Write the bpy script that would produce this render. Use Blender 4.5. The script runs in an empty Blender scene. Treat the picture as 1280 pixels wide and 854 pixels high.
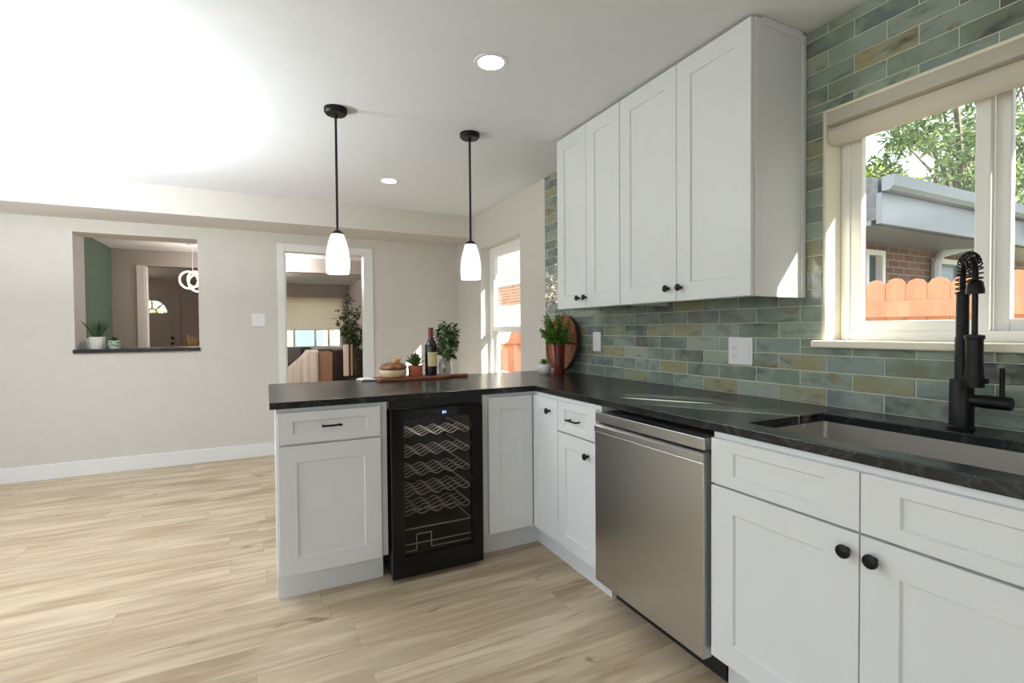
import bpy, bmesh, math, random
from mathutils import Matrix, Vector

random.seed(7)
S = bpy.context.scene
COL = S.collection
PI = math.pi

# ------------------------------------------------------------------ camera
cam = bpy.data.cameras.new('camera')
cam_o = bpy.data.objects.new('camera', cam)
COL.objects.link(cam_o)
CR = Vector((0.8957267, -0.4445363, -0.0078189))
CU = Vector((0.0160244, 0.0147041, 0.9997635))
CF = Vector((0.4443162, 0.8956401, -0.0202943))
M = Matrix((CR, CU, -CF)).transposed().to_4x4()
M.translation = Vector((0, 0, 1.22825))
cam_o.matrix_world = M
cam.sensor_width = 36
cam.lens = 36 * 616.662 / 1280
cam.shift_x = (640 - 638.445) / 1280
cam.shift_y = -(427 - 423.88) / 1280
cam.clip_start = 0.02
cam.clip_end = 300
S.camera = cam_o

# ------------------------------------------------------------------ exposure
S.view_settings.view_transform = 'Standard'
S.view_settings.look = 'None'
S.view_settings.gamma = 1
S.view_settings.use_curve_mapping = False
S.view_settings.exposure = 0.16

# ------------------------------------------------------------------ world and lights
W = bpy.data.worlds.new('world')
S.world = W
W.use_nodes = True
wn = W.node_tree
wn.nodes.clear()
wo = wn.nodes.new('ShaderNodeOutputWorld')
wb = wn.nodes.new('ShaderNodeBackground')
wb.inputs['Color'].default_value = (0.80, 0.90, 1.0, 1)
wb.inputs['Strength'].default_value = 3.0
wn.links.new(wb.outputs[0], wo.inputs[0])

SUN_DIR = Vector((-1, 1.6, -1.22))


def lamp(name, kind, loc, energy, color=(1, 1, 1), size=0.1, aim=None, size_y=None, spread=None):
    l = bpy.data.lights.new(name, kind)
    l.energy = energy
    l.color = color
    o = bpy.data.objects.new(name, l)
    COL.objects.link(o)
    o.location = loc
    if kind == 'AREA':
        l.size = size
        if size_y:
            l.shape = 'RECTANGLE'
            l.size_y = size_y
        if spread:
            l.spread = spread
    elif kind == 'SUN':
        l.angle = size
    else:
        l.shadow_soft_size = size
    if aim is not None:
        d = Vector(aim) - Vector(loc)
        o.rotation_euler = d.to_track_quat('-Z', 'Y').to_euler()
    return o


lamp('sun', 'SUN', (20, -20, 20), 26, (1, 0.93, 0.82), math.radians(0.6), aim=Vector((20, -20, 20)) + SUN_DIR)
# the photographer's flash bounced off the ceiling
lamp('bounce_flash', 'AREA', (-1.5, 3.15, 1.5), 96, (0.90, 0.95, 1.0), 0.45, aim=(-1.499, 3.15, 2.42))
# soft fill lamp added behind the camera in place of daylight
lamp('rear_fill', 'AREA', (-1.8, -2.0, 1.7), 26, (0.96, 0.98, 1.0), 2.6, aim=(0.2, 3, 1.3), size_y=1.6)
lamp('foyer_fill', 'POINT', (-2.8, 11.6, 2.2), 16, (1, 0.86, 0.74), 0.1)  # unseen lamp added to lift the dark foyer
lamp('living_fill', 'POINT', (-0.2, 11.4, 2.25), 22, (1, 0.9, 0.8), 0.1)  # hidden lamp added to brighten the living room
lamp('dining_fill', 'POINT', (0.10, 8.45, 2.22), 62, (1, 0.94, 0.92), 0.12)  # hidden lamp added to whiten the header beyond the doorway


# ------------------------------------------------------------------ node helpers
class NT:
    def __init__(self, name):
        self.m = bpy.data.materials.new(name)
        self.m.use_nodes = True
        self.t = self.m.node_tree
        self.t.nodes.clear()
        self.out = self.t.nodes.new('ShaderNodeOutputMaterial')

    def n(self, typ, **kw):
        nd = self.t.nodes.new(typ)
        for k, v in kw.items():
            setattr(nd, k, v)
        return nd

    def l(self, a, b):
        self.t.links.new(a, b)

    def set(self, sock, v):
        if hasattr(v, 'is_linked') or isinstance(v, bpy.types.NodeSocket):
            self.t.links.new(v, sock)
        else:
            sock.default_value = v

    def math(self, op, a, b=None, c=None):
        nd = self.n('ShaderNodeMath', operation=op)
        self.set(nd.inputs[0], a)
        if b is not None:
            self.set(nd.inputs[1], b)
        if c is not None:
            self.set(nd.inputs[2], c)
        return nd.outputs[0]

    def mix(self, fac, a, b, blend='MIX'):
        nd = self.n('ShaderNodeMix', data_type='RGBA', blend_type=blend)
        self.set(nd.inputs[0], fac)
        self.set(nd.inputs[6], a if not isinstance(a, tuple) else (*a, 1)[:4])
        self.set(nd.inputs[7], b if not isinstance(b, tuple) else (*b, 1)[:4])
        return nd.outputs[2]

    def ramp(self, fac, stops, interp='LINEAR'):
        nd = self.n('ShaderNodeValToRGB')
        cr = nd.color_ramp
        cr.interpolation = interp
        while len(cr.elements) < len(stops):
            cr.elements.new(0.5)
        for e, (p, c) in zip(cr.elements, stops):
            e.position = p
            e.color = (*c, 1)[:4]
        self.set(nd.inputs[0], fac)
        return nd.outputs[0]

    def coord(self):
        return self.n('ShaderNodeTexCoord').outputs['Object']

    def geo_pos(self):
        return self.n('ShaderNodeNewGeometry').outputs['Position']

    def mapping(self, vec, scale=(1, 1, 1), loc=(0, 0, 0)):
        nd = self.n('ShaderNodeMapping')
        self.l(vec, nd.inputs[0])
        nd.inputs['Scale'].default_value = scale
        nd.inputs['Location'].default_value = loc
        return nd.outputs[0]

    def noise(self, vec, scale=5, detail=3, rough=0.5, dist=0.0):
        nd = self.n('ShaderNodeTexNoise')
        if vec is not None:
            self.l(vec, nd.inputs['Vector'])
        nd.inputs['Scale'].default_value = scale
        nd.inputs['Detail'].default_value = detail
        nd.inputs['Roughness'].default_value = rough
        nd.inputs['Distortion'].default_value = dist
        return nd.outputs['Fac'] if 'Fac' in nd.outputs else nd.outputs[0]

    def bump(self, h, strength=0.2, dist=0.01):
        nd = self.n('ShaderNodeBump')
        nd.inputs['Strength'].default_value = strength
        nd.inputs['Distance'].default_value = dist
        self.l(h, nd.inputs['Height'])
        return nd.outputs[0]

    def bsdf(self, color=(0.8, 0.8, 0.8), rough=0.5, metal=0.0, spec=0.5, normal=None, **kw):
        b = self.n('ShaderNodeBsdfPrincipled')
        self.set(b.inputs['Base Color'], color if not isinstance(color, tuple) else (*color, 1)[:4])
        self.set(b.inputs['Roughness'], rough)
        b.inputs['Metallic'].default_value = metal
        b.inputs['Specular IOR Level'].default_value = spec
        if normal is not None:
            self.l(normal, b.inputs['Normal'])
        for k, v in kw.items():
            self.set(b.inputs[k.replace('_', ' ')], v)
        return b

    def done(self, shader):
        self.l(shader.outputs[0] if hasattr(shader, 'outputs') else shader, self.out.inputs[0])
        return self.m


def simple(name, color, rough=0.5, metal=0.0, spec=0.5, var=0.06, scale=9.0, bump=0.0, bscale=60, **kw):
    t = NT(name)
    c = t.coord()
    nz = t.noise(c, scale, 4)
    dark = tuple(x * (1 - var) for x in color)
    lite = tuple(min(1, x * (1 + var)) for x in color)
    col = t.ramp(nz, [(0.3, dark), (0.7, lite)])
    nrm = t.bump(t.noise(c, bscale, 3), bump, 0.004) if bump else None
    return t.done(t.bsdf(col, rough, metal, spec, nrm, **kw))


def emit(name, color, strength):
    t = NT(name)
    e = t.n('ShaderNodeEmission')
    e.inputs[0].default_value = (*color, 1)
    e.inputs[1].default_value = strength
    return t.done(e)


def glass_pane(name, tint=(0.96, 0.98, 0.97), gain=1.0, gloss=0.0):
    t = NT(name)
    tr = t.n('ShaderNodeBsdfTransparent')
    tr.inputs[0].default_value = (*tint, 1)
    gl = t.n('ShaderNodeBsdfGlossy')
    gl.inputs['Roughness'].default_value = gloss
    lw = t.n('ShaderNodeLayerWeight')
    lw.inputs[0].default_value = 0.5
    sch = t.math('MULTIPLY_ADD', t.math('POWER', lw.outputs['Facing'], 5.0), 0.92, 0.035)
    mx = t.n('ShaderNodeMixShader')
    t.l(t.math('MULTIPLY', sch, gain), mx.inputs[0])
    t.l(tr.outputs[0], mx.inputs[1])
    t.l(gl.outputs[0], mx.inputs[2])
    return t.done(mx)


# ------------------------------------------------------------------ materials
MT = {}
MT['wall'] = simple('greige_wall_paint', (0.655, 0.625, 0.58), 0.75, spec=0.25, var=0.015, bump=0.06, bscale=140)
MT['ceiling'] = simple('white_ceiling_paint', (0.785, 0.80, 0.82), 0.85, spec=0.2, var=0.01, bump=0.12, bscale=90)
MT['trim'] = simple('white_trim_paint', (0.80, 0.80, 0.795), 0.4, var=0.01)
MT['cabinet'] = simple('white_cabinet_lacquer', (0.735, 0.748, 0.762), 0.33, var=0.008)
MT['vinyl'] = simple('white_vinyl_frame', (0.88, 0.88, 0.86), 0.35, var=0.01)
MT['cream_trim'] = simple('cream_sill_paint', (0.86, 0.80, 0.66), 0.4, var=0.015)
MT['black_metal'] = simple('matte_black_metal', (0.005, 0.005, 0.0055), 0.42, spec=0.3, var=0.1)
MT['black_plastic'] = simple('black_plastic', (0.010, 0.010, 0.011), 0.35, var=0.1)
MT['black_gloss'] = simple('gloss_black_door', (0.004, 0.004, 0.005), 0.12, spec=0.35, var=0.1)
MT['charcoal'] = simple('charcoal_liner', (0.075, 0.071, 0.066), 0.55, var=0.1)
MT['wire'] = simple('coated_grey_wire', (0.62, 0.60, 0.56), 0.3, var=0.02)
MT['sink_steel'] = simple('satin_sink_steel', (0.60, 0.57, 0.54), 0.36, metal=1.0, var=0.03, scale=30)
MT['plate'] = simple('white_switch_plastic', (0.82, 0.82, 0.83), 0.35, var=0.01)
MT['slot'] = simple('dark_slot', (0.06, 0.06, 0.06), 0.6)
MT['tan_wall'] = simple('taupe_wall_paint', (0.385, 0.35, 0.32), 0.8, spec=0.2, var=0.02)
MT['green_wall'] = simple('deep_green_wall_paint', (0.085, 0.118, 0.088), 0.8, spec=0.2, var=0.03)
MT['foyer'] = simple('brown_foyer_paint', (0.40, 0.35, 0.315), 0.8, spec=0.2, var=0.02)
MT['door_paint'] = simple('grey_door_paint', (0.36, 0.325, 0.30), 0.5, var=0.02)
MT['terracotta'] = simple('terracotta_clay', (0.46, 0.125, 0.065), 0.75, var=0.12, scale=25, bump=0.1)
MT['oxblood'] = simple('oxblood_glaze', (0.12, 0.018, 0.012), 0.14, var=0.35, scale=12)
MT['white_ceramic'] = simple('white_ceramic', (0.75, 0.73, 0.70), 0.35, var=0.03)
MT['cream_ceramic'] = simple('cream_stoneware', (0.60, 0.46, 0.30), 0.55, var=0.06)
MT['bottle'] = simple('dark_wine_glass', (0.010, 0.006, 0.008), 0.08, spec=0.6)
MT['foil'] = simple('red_foil_capsule', (0.20, 0.008, 0.018), 0.35, spec=0.6)
MT['label'] = simple('cream_paper_label', (0.62, 0.57, 0.32), 0.7, var=0.06, scale=30)
MT['soil'] = simple('dark_potting_soil', (0.03, 0.02, 0.014), 0.95, var=0.4, scale=60)
MT['stem'] = simple('brown_twig', (0.10, 0.065, 0.035), 0.8, var=0.2)
MT['green_stem'] = simple('green_stem', (0.10, 0.17, 0.05), 0.6, var=0.2)
MT['linen'] = simple('white_linen', (0.75, 0.75, 0.76), 0.9, var=0.03, bump=0.3, bscale=200)
MT['leather'] = simple('tan_leather', (0.30, 0.165, 0.095), 0.5, var=0.06)
MT['sofa'] = simple('charcoal_upholstery', (0.055, 0.055, 0.055), 0.9, var=0.2, scale=40)
MT['dark_wood'] = simple('espresso_wood', (0.028, 0.016, 0.011), 0.45, var=0.25)
MT['paper_shade'] = simple('cream_paper_shade', (0.70, 0.58, 0.45), 0.8, var=0.02)
MT['dry_grass'] = simple('dried_grass', (0.30, 0.18, 0.07), 0.9, var=0.3)
MT['gutter'] = simple('painted_gutter_metal', (0.24, 0.25, 0.27), 0.5, var=0.03)
MT['spout'] = simple('pale_blue_downspout', (0.62, 0.66, 0.70), 0.45, var=0.03)
MT['shingle'] = simple('grey_roof_shingle', (0.17, 0.17, 0.18), 0.9, var=0.25, scale=20)
MT['siding'] = simple('white_siding', (0.66, 0.64, 0.60), 0.6, var=0.02)
MT['ground'] = simple('dry_lawn', (0.22, 0.22, 0.12), 0.95, var=0.35, scale=3)
MT['bark'] = simple('grey_bark', (0.12, 0.10, 0.08), 0.9, var=0.3)
MT['stucco'] = simple('exterior_stucco', (0.55, 0.52, 0.48), 0.9, var=0.04)
MT['dark_glass_far'] = simple('dark_window_glass', (0.10, 0.13, 0.15), 0.15, spec=0.4)
MT['led'] = emit('warm_led', (1.0, 0.80, 0.62), 5.0)
MT['disc'] = emit('downlight_disc', (1.0, 0.97, 0.92), 14.0)
MT['digits'] = emit('blue_digits', (0.35, 0.45, 1.0), 3.0)
MT['pane'] = glass_pane('window_glass', gain=0.5)
MT['tint_pane'] = glass_pane('tinted_cooler_glass', (0.78, 0.77, 0.75), 0.6, 0.03)
MT['vase_glass'] = glass_pane('clear_vase_glass', (0.88, 0.90, 0.90), 3.0)


def mat_screen():
    t = NT('insect_screen_mesh')
    tr = t.n('ShaderNodeBsdfTransparent')
    df = t.n('ShaderNodeBsdfDiffuse')
    df.inputs[0].default_value = (0.16, 0.16, 0.17, 1)
    mx = t.n('ShaderNodeMixShader')
    mx.inputs[0].default_value = 0.55
    t.l(tr.outputs[0], mx.inputs[1])
    t.l(df.outputs[0], mx.inputs[2])
    return t.done(mx)


MT['screen'] = mat_screen()


def mat_opal():
    t = NT('opal_glass_shade')
    d = t.n('ShaderNodeBsdfTranslucent')
    d.inputs[0].default_value = (0.86, 0.93, 0.93, 1)
    g = t.bsdf((0.80, 0.86, 0.86), 0.15)
    mx = t.n('ShaderNodeMixShader')
    mx.inputs[0].default_value = 0.45
    t.l(d.outputs[0], mx.inputs[1])
    t.l(g.outputs[0], mx.inputs[2])
    return t.done(mx)


MT['opal'] = mat_opal()


def mat_roller(name, c):
    t = NT(name)
    d = t.n('ShaderNodeBsdfTranslucent')
    d.inputs[0].default_value = (*c, 1)
    co = t.coord()
    g = t.bsdf(t.mix(t.noise(co, 160, 2), tuple(x * 0.94 for x in c), c), 0.85, spec=0.1)
    mx = t.n('ShaderNodeMixShader')
    mx.inputs[0].default_value = 0.5
    t.l(d.outputs[0], mx.inputs[1])
    t.l(g.outputs[0], mx.inputs[2])
    return t.done(mx)


MT['roller'] = mat_roller('cream_roller_fabric', (0.88, 0.815, 0.72))
MT['blind'] = mat_roller('off_white_shade_fabric', (0.86, 0.83, 0.76))


def mat_floor():
    t = NT('light_oak_planks')
    sep = t.n('ShaderNodeSeparateXYZ')
    t.l(t.geo_pos(), sep.inputs[0])
    x, y = sep.outputs[0], sep.outputs[1]
    v = t.math('DIVIDE', y, 0.178)
    row = t.math('FLOOR', v)
    w1 = t.n('ShaderNodeTexWhiteNoise', noise_dimensions='1D')
    t.l(row, w1.inputs['W'])
    u = t.math('ADD', t.math('DIVIDE', x, 1.22), t.math('MULTIPLY', w1.outputs[0], 7.3))
    cell = t.math('FLOOR', u)
    cv = t.n('ShaderNodeCombineXYZ')
    t.l(row, cv.inputs[0])
    t.l(cell, cv.inputs[1])
    w2 = t.n('ShaderNodeTexWhiteNoise', noise_dimensions='2D')
    t.l(cv.outputs[0], w2.inputs['Vector'])
    rnd = w2.outputs[0]
    # grain coordinates, shifted per plank
    gx = t.n('ShaderNodeCombineXYZ')
    t.l(t.math('ADD', t.math('MULTIPLY', x, 1.7), t.math('MULTIPLY', rnd, 31.0)), gx.inputs[0])
    t.l(t.math('ADD', t.math('MULTIPLY', y, 24.0), t.math('MULTIPLY', rnd, 13.0)), gx.inputs[1])
    g1 = t.noise(gx.outputs[0], 1.0, 5, 0.55, 0.6)
    g2 = t.noise(t.mapping(gx.outputs[0], (0.7, 0.22, 1)), 1.3, 3, 0.5, 0.3)
    g3 = t.noise(t.mapping(gx.outputs[0], (1.5, 4.0, 1)), 2.0, 4, 0.6)
    base = t.ramp(rnd, [(0.0, (0.41, 0.31, 0.20)), (0.35, (0.53, 0.42, 0.285)), (0.7, (0.61, 0.50, 0.355)), (1.0, (0.50, 0.38, 0.24))])
    c1 = t.mix(t.ramp(g2, [(0.40, (0, 0, 0)), (0.60, (1, 1, 1))]), base, (0.70, 0.58, 0.42))
    c2 = t.mix(t.ramp(g1, [(0.44, (0, 0, 0)), (0.68, (0.62, 0.62, 0.62))]), c1, (0.36, 0.25, 0.155))
    c3 = t.mix(t.ramp(g3, [(0.35, (0.22, 0.22, 0.22)), (0.62, (0, 0, 0))]), c2, (0.36, 0.28, 0.19))
    kn = t.noise(t.mapping(gx.outputs[0], (0.9, 0.28, 1), (5, 3, 0)), 1.9, 3, 0.5, 0.8)
    c3 = t.mix(t.ramp(kn, [(0.66, (0, 0, 0)), (0.76, (0.8, 0.8, 0.8))]), c3, (0.17, 0.105, 0.06))
    # seams
    fy = t.math('FRACT', v)
    fu = t.math('FRACT', u)
    s1 = t.math('LESS_THAN', fy, 0.012)
    s2 = t.math('LESS_THAN', fu, 0.0022)
    seam = t.math('MAXIMUM', s1, s2)
    c4 = t.mix(t.math('MULTIPLY', seam, 0.35), c3, (0.16, 0.11, 0.07))
    nrm = t.bump(t.math('SUBTRACT', g3, seam), 0.08, 0.003)
    return t.done(t.bsdf(c4, t.ramp(g1, [(0, (0.36,) * 3), (1, (0.50,) * 3)]), spec=0.35, normal=nrm))


MT['floor'] = mat_floor()


def mat_stone():
    t = NT('black_leathered_granite')
    p = t.geo_pos()
    n1 = t.noise(t.mapping(p, (2.2, 5, 3)), 1.0, 6, 0.6, 1.2)
    vein = t.ramp(t.math('ABSOLUTE', t.math('SUBTRACT', n1, 0.5)), [(0.0, (0.045, 0.05, 0.05)), (0.016, (0.016, 0.017, 0.018)), (0.2, (0.012, 0.0125, 0.0135))])
    n2 = t.noise(p, 95, 3, 0.7)
    col = t.mix(t.ramp(n2, [(0.66, (0, 0, 0)), (0.82, (0.10, 0.10, 0.10))]), vein, (0.04, 0.042, 0.044))
    sp_ = t.n('ShaderNodeSeparateXYZ')
    t.l(p, sp_.inputs[0])
    vn = t.noise(p, 9, 5, 0.6)
    vf = t.noise(p, 60, 3, 0.7)

    def sun_or_vein_streak(A, B, w, c, gain, col):
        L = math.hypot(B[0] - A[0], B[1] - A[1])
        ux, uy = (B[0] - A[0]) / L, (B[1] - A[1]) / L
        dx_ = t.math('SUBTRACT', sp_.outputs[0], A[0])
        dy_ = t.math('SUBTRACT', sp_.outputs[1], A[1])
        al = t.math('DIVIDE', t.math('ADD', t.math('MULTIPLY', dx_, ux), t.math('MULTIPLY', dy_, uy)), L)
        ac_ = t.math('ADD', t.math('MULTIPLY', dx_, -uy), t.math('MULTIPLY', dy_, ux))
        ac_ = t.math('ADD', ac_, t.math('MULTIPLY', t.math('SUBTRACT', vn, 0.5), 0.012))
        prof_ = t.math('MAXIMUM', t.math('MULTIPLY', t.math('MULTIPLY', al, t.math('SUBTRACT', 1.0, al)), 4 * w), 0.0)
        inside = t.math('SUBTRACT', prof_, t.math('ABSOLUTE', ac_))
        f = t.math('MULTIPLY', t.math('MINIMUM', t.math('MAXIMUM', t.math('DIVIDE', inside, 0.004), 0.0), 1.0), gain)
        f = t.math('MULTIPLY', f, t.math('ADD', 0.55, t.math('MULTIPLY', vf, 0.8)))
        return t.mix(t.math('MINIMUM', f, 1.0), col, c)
    col = sun_or_vein_streak((1.425, 1.79), (1.655, 1.43), 0.022, (0.62, 0.68, 0.64), 1.0, col)  # sliver of sunlight put into the stone colour
    col = sun_or_vein_streak((1.365, 1.62), (1.70, 1.06), 0.017, (0.46, 0.51, 0.48), 0.9, col)  # second sunlight sliver, painted as a pale streak
    col = sun_or_vein_streak((1.40, 1.66), (1.68, 1.20), 0.055, (0.06, 0.07, 0.066), 0.8, col)  # dim sunlit patch between the slivers, painted into the stone
    col = sun_or_vein_streak((0.45, 2.39), (0.75, 2.50), 0.030, (0.16, 0.16, 0.15), 0.5, col)
    n3 = t.noise(p, 38, 3, 0.6)
    return t.done(t.bsdf(col, t.ramp(n3, [(0.3, (0.235,) * 3), (0.7, (0.26,) * 3)]), spec=0.36))


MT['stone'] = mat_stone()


def mat_tile():
    t = NT('glazed_green_tile')
    a = t.n('ShaderNodeAttribute')
    a.attribute_name = 'rnd'
    r = a.outputs['Fac']
    p = t.geo_pos()
    off = t.n('ShaderNodeVectorMath', operation='ADD')
    cmb = t.n('ShaderNodeCombineXYZ')
    t.l(t.math('MULTIPLY', r, 57.0), cmb.inputs[0])
    t.l(t.math('MULTIPLY', r, 23.0), cmb.inputs[1])
    t.l(p, off.inputs[0])
    t.l(cmb.outputs[0], off.inputs[1])
    q = off.outputs[0]
    base = t.ramp(r, [(0.0, (0.159, 0.201, 0.183)), (0.12, (0.213, 0.268, 0.220)), (0.24, (0.262, 0.323, 0.275)), (0.36, (0.183, 0.220, 0.171)),
                      (0.47, (0.275, 0.275, 0.171)), (0.56, (0.128, 0.140, 0.128)), (0.64, (0.226, 0.293, 0.268)), (0.74, (0.317, 0.372, 0.299)),
                      (0.84, (0.152, 0.183, 0.189)), (0.92, (0.317, 0.293, 0.171)), (1.0, (0.201, 0.238, 0.201))], 'CONSTANT')
    n1 = t.noise(t.mapping(q, (1, 7, 10)), 1.0, 4, 0.55, 0.4)
    c1 = t.mix(t.ramp(n1, [(0.42, (0, 0, 0)), (0.66, (0.75, 0.75, 0.75))]), base, (0.310, 0.370, 0.310))
    n2 = t.noise(t.mapping(q, (1, 6, 9), (3, 8, 1)), 1.1, 5, 0.6, 0.6)
    c2 = t.mix(t.ramp(n2, [(0.60, (0, 0, 0)), (0.72, (0.85, 0.85, 0.85))]), c1, (0.20, 0.145, 0.07))
    n3 = t.noise(t.mapping(q, (1, 5, 12), (9, 2, 4)), 1.2, 4, 0.6, 0.5)
    c3 = t.mix(t.ramp(n3, [(0.55, (0, 0, 0)), (0.74, (0.85, 0.85, 0.85))]), c2, (0.065, 0.075, 0.078))
    b = t.noise(q, 22, 2, 0.5)
    return t.done(t.bsdf(c3, 0.09, spec=0.55, normal=t.bump(b, 0.30, 0.012)))


MT['tile'] = mat_tile()
MT['grout'] = simple('pale_grout', (0.62, 0.63, 0.55), 0.9, var=0.05)


def mat_brushed():
    t = NT('brushed_steel')
    c = t.geo_pos()
    nz = t.noise(t.mapping(c, (3, 3, 700)), 1.0, 2, 0.5)
    col = t.ramp(nz, [(0.3, (0.545, 0.545, 0.54)), (0.7, (0.575, 0.575, 0.57))])
    return t.done(t.bsdf(col, t.ramp(nz, [(0.2, (0.29,) * 3), (0.8, (0.33,) * 3)]), 1.0, Anisotropic=0.5))


MT['steel'] = mat_brushed()
MT['steel_edge'] = simple('grey_steel_edge', (0.30, 0.29, 0.28), 0.35, metal=1.0, var=0.03)


def mat_brick(name, c1, c2, mortar, axis='xz', sc=1.0):
    t = NT(name)
    sep = t.n('ShaderNodeSeparateXYZ')
    t.l(t.geo_pos(), sep.inputs[0])
    cb = t.n('ShaderNodeCombineXYZ')
    t.l(sep.outputs[0 if axis == 'xz' else 1], cb.inputs[0])
    t.l(sep.outputs[2], cb.inputs[1])
    b = t.n('ShaderNodeTexBrick')
    t.l(cb.outputs[0], b.inputs['Vector'])
    b.inputs['Color1'].default_value = (*c1, 1)
    b.inputs['Color2'].default_value = (*c2, 1)
    b.inputs['Mortar'].default_value = (*mortar, 1)
    b.inputs['Scale'].default_value = sc
    b.inputs['Brick Width'].default_value = 0.21
    b.inputs['Row Height'].default_value = 0.075
    b.inputs['Mortar Size'].default_value = 0.008
    return t.done(t.bsdf(b.outputs[0], 0.9, spec=0.2))


MT['brick'] = mat_brick('brown_brick', (0.20, 0.105, 0.08), (0.28, 0.155, 0.115), (0.32, 0.30, 0.28))
MT['brick_side'] = mat_brick('orange_brick', (0.42, 0.20, 0.12), (0.50, 0.26, 0.16), (0.52, 0.46, 0.40), 'yz')


def mat_wood(name, a, b, axis_scale, rough=0.4):
    t = NT(name)
    c = t.coord()
    n1 = t.noise(t.mapping(c, axis_scale), 1.0, 5, 0.6, 0.6)
    col = t.ramp(n1, [(0.3, a), (0.7, b)])
    return t.done(t.bsdf(col, rough, normal=t.bump(n1, 0.08, 0.003)))


MT['board'] = mat_wood('acacia_board_wood', (0.13, 0.035, 0.017), (0.30, 0.105, 0.05), (4, 30, 30))
MT['pumpkin'] = mat_wood('brown_glaze_lid', (0.11, 0.035, 0.014), (0.27, 0.10, 0.038), (20, 20, 8), 0.3)
MT['gourd'] = mat_wood('honey_wood_knob', (0.36, 0.17, 0.06), (0.52, 0.28, 0.11), (20, 20, 40), 0.35)
MT['tray'] = mat_wood('rust_leather_tray', (0.20, 0.05, 0.02), (0.30, 0.085, 0.036), (10, 12, 12), 0.6)
MT['tray_rim'] = simple('dark_rim_leather', (0.05, 0.018, 0.012), 0.5, var=0.2)
MT['bead'] = simple('pale_wood_bead', (0.42, 0.25, 0.12), 0.5, var=0.1)
MT['cedar'] = mat_wood('cedar_picket', (0.62, 0.27, 0.15), (0.80, 0.40, 0.25), (8, 8, 1.2), 0.8)


def mat_leaf(name, a, b, trans=0.25, rough=0.45):
    t = NT(name)
    at = t.n('ShaderNodeAttribute')
    at.attribute_name = 'rnd'
    col = t.ramp(at.outputs['Fac'], [(0.0, a), (1.0, b)])
    d = t.n('ShaderNodeBsdfTranslucent')
    t.l(col, d.inputs[0])
    g = t.bsdf(col, rough, spec=0.4)
    mx = t.n('ShaderNodeMixShader')
    mx.inputs[0].default_value = 1 - trans
    t.l(d.outputs[0], mx.inputs[1])
    t.l(g.outputs[0], mx.inputs[2])
    return t.done(mx)


MT['leaf_dark'] = mat_leaf('dark_leaf', (0.016, 0.045, 0.014), (0.07, 0.14, 0.04))
MT['leaf_ivy'] = mat_leaf('ivy_leaf', (0.02, 0.05, 0.018), (0.24, 0.34, 0.16))
MT['leaf_bright'] = mat_leaf('bright_leaf', (0.07, 0.17, 0.018), (0.25, 0.44, 0.08))
MT['leaf_aloe'] = mat_leaf('aloe_leaf', (0.05, 0.10, 0.025), (0.15, 0.22, 0.06), 0.1)
MT['leaf_snake'] = mat_leaf('snake_leaf', (0.02, 0.06, 0.03), (0.06, 0.12, 0.05), 0.1)
MT['leaf_tree'] = mat_leaf('yard_tree_leaf', (0.22, 0.29, 0.06), (0.62, 0.66, 0.24), 0.45, 0.6)
MT['leaf_pine'] = mat_leaf('pine_needle', (0.08, 0.13, 0.06), (0.26, 0.32, 0.15), 0.3, 0.6)


def mat_throw():
    t = NT('cream_woven_throw')
    c = t.coord()
    w1 = t.n('ShaderNodeTexWave', wave_type='BANDS', bands_direction='X')
    t.l(c, w1.inputs['Vector'])
    w1.inputs['Scale'].default_value = 9
    w2 = t.n('ShaderNodeTexWave', wave_type='BANDS', bands_direction='Z')
    t.l(c, w2.inputs['Vector'])
    w2.inputs['Scale'].default_value = 9
    g = t.math('MAXIMUM', t.ramp(w1.outputs['Fac'], [(0.8, (0, 0, 0)), (0.95, (1, 1, 1))]), t.ramp(w2.outputs['Fac'], [(0.8, (0, 0, 0)), (0.95, (1, 1, 1))]))
    nz = t.noise(c, 60, 3)
    col = t.mix(t.math('MULTIPLY', g, 0.6), t.mix(nz, (0.62, 0.56, 0.48), (0.78, 0.73, 0.65)), (0.34, 0.27, 0.21))
    return t.done(t.bsdf(col, 0.95, spec=0.1, normal=t.bump(nz, 0.5, 0.01)))


MT['throw'] = mat_throw()


def mat_green_pot():
    t = NT('green_white_banded_glaze')
    c = t.coord()
    n1 = t.noise(t.mapping(c, (1, 1, 3)), 28, 2, 0.5, 1.0)
    return t.done(t.bsdf(t.ramp(n1, [(0.45, (0.10, 0.22, 0.12)), (0.55, (0.55, 0.65, 0.52))]), 0.3))


MT['green_pot'] = mat_green_pot()


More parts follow.
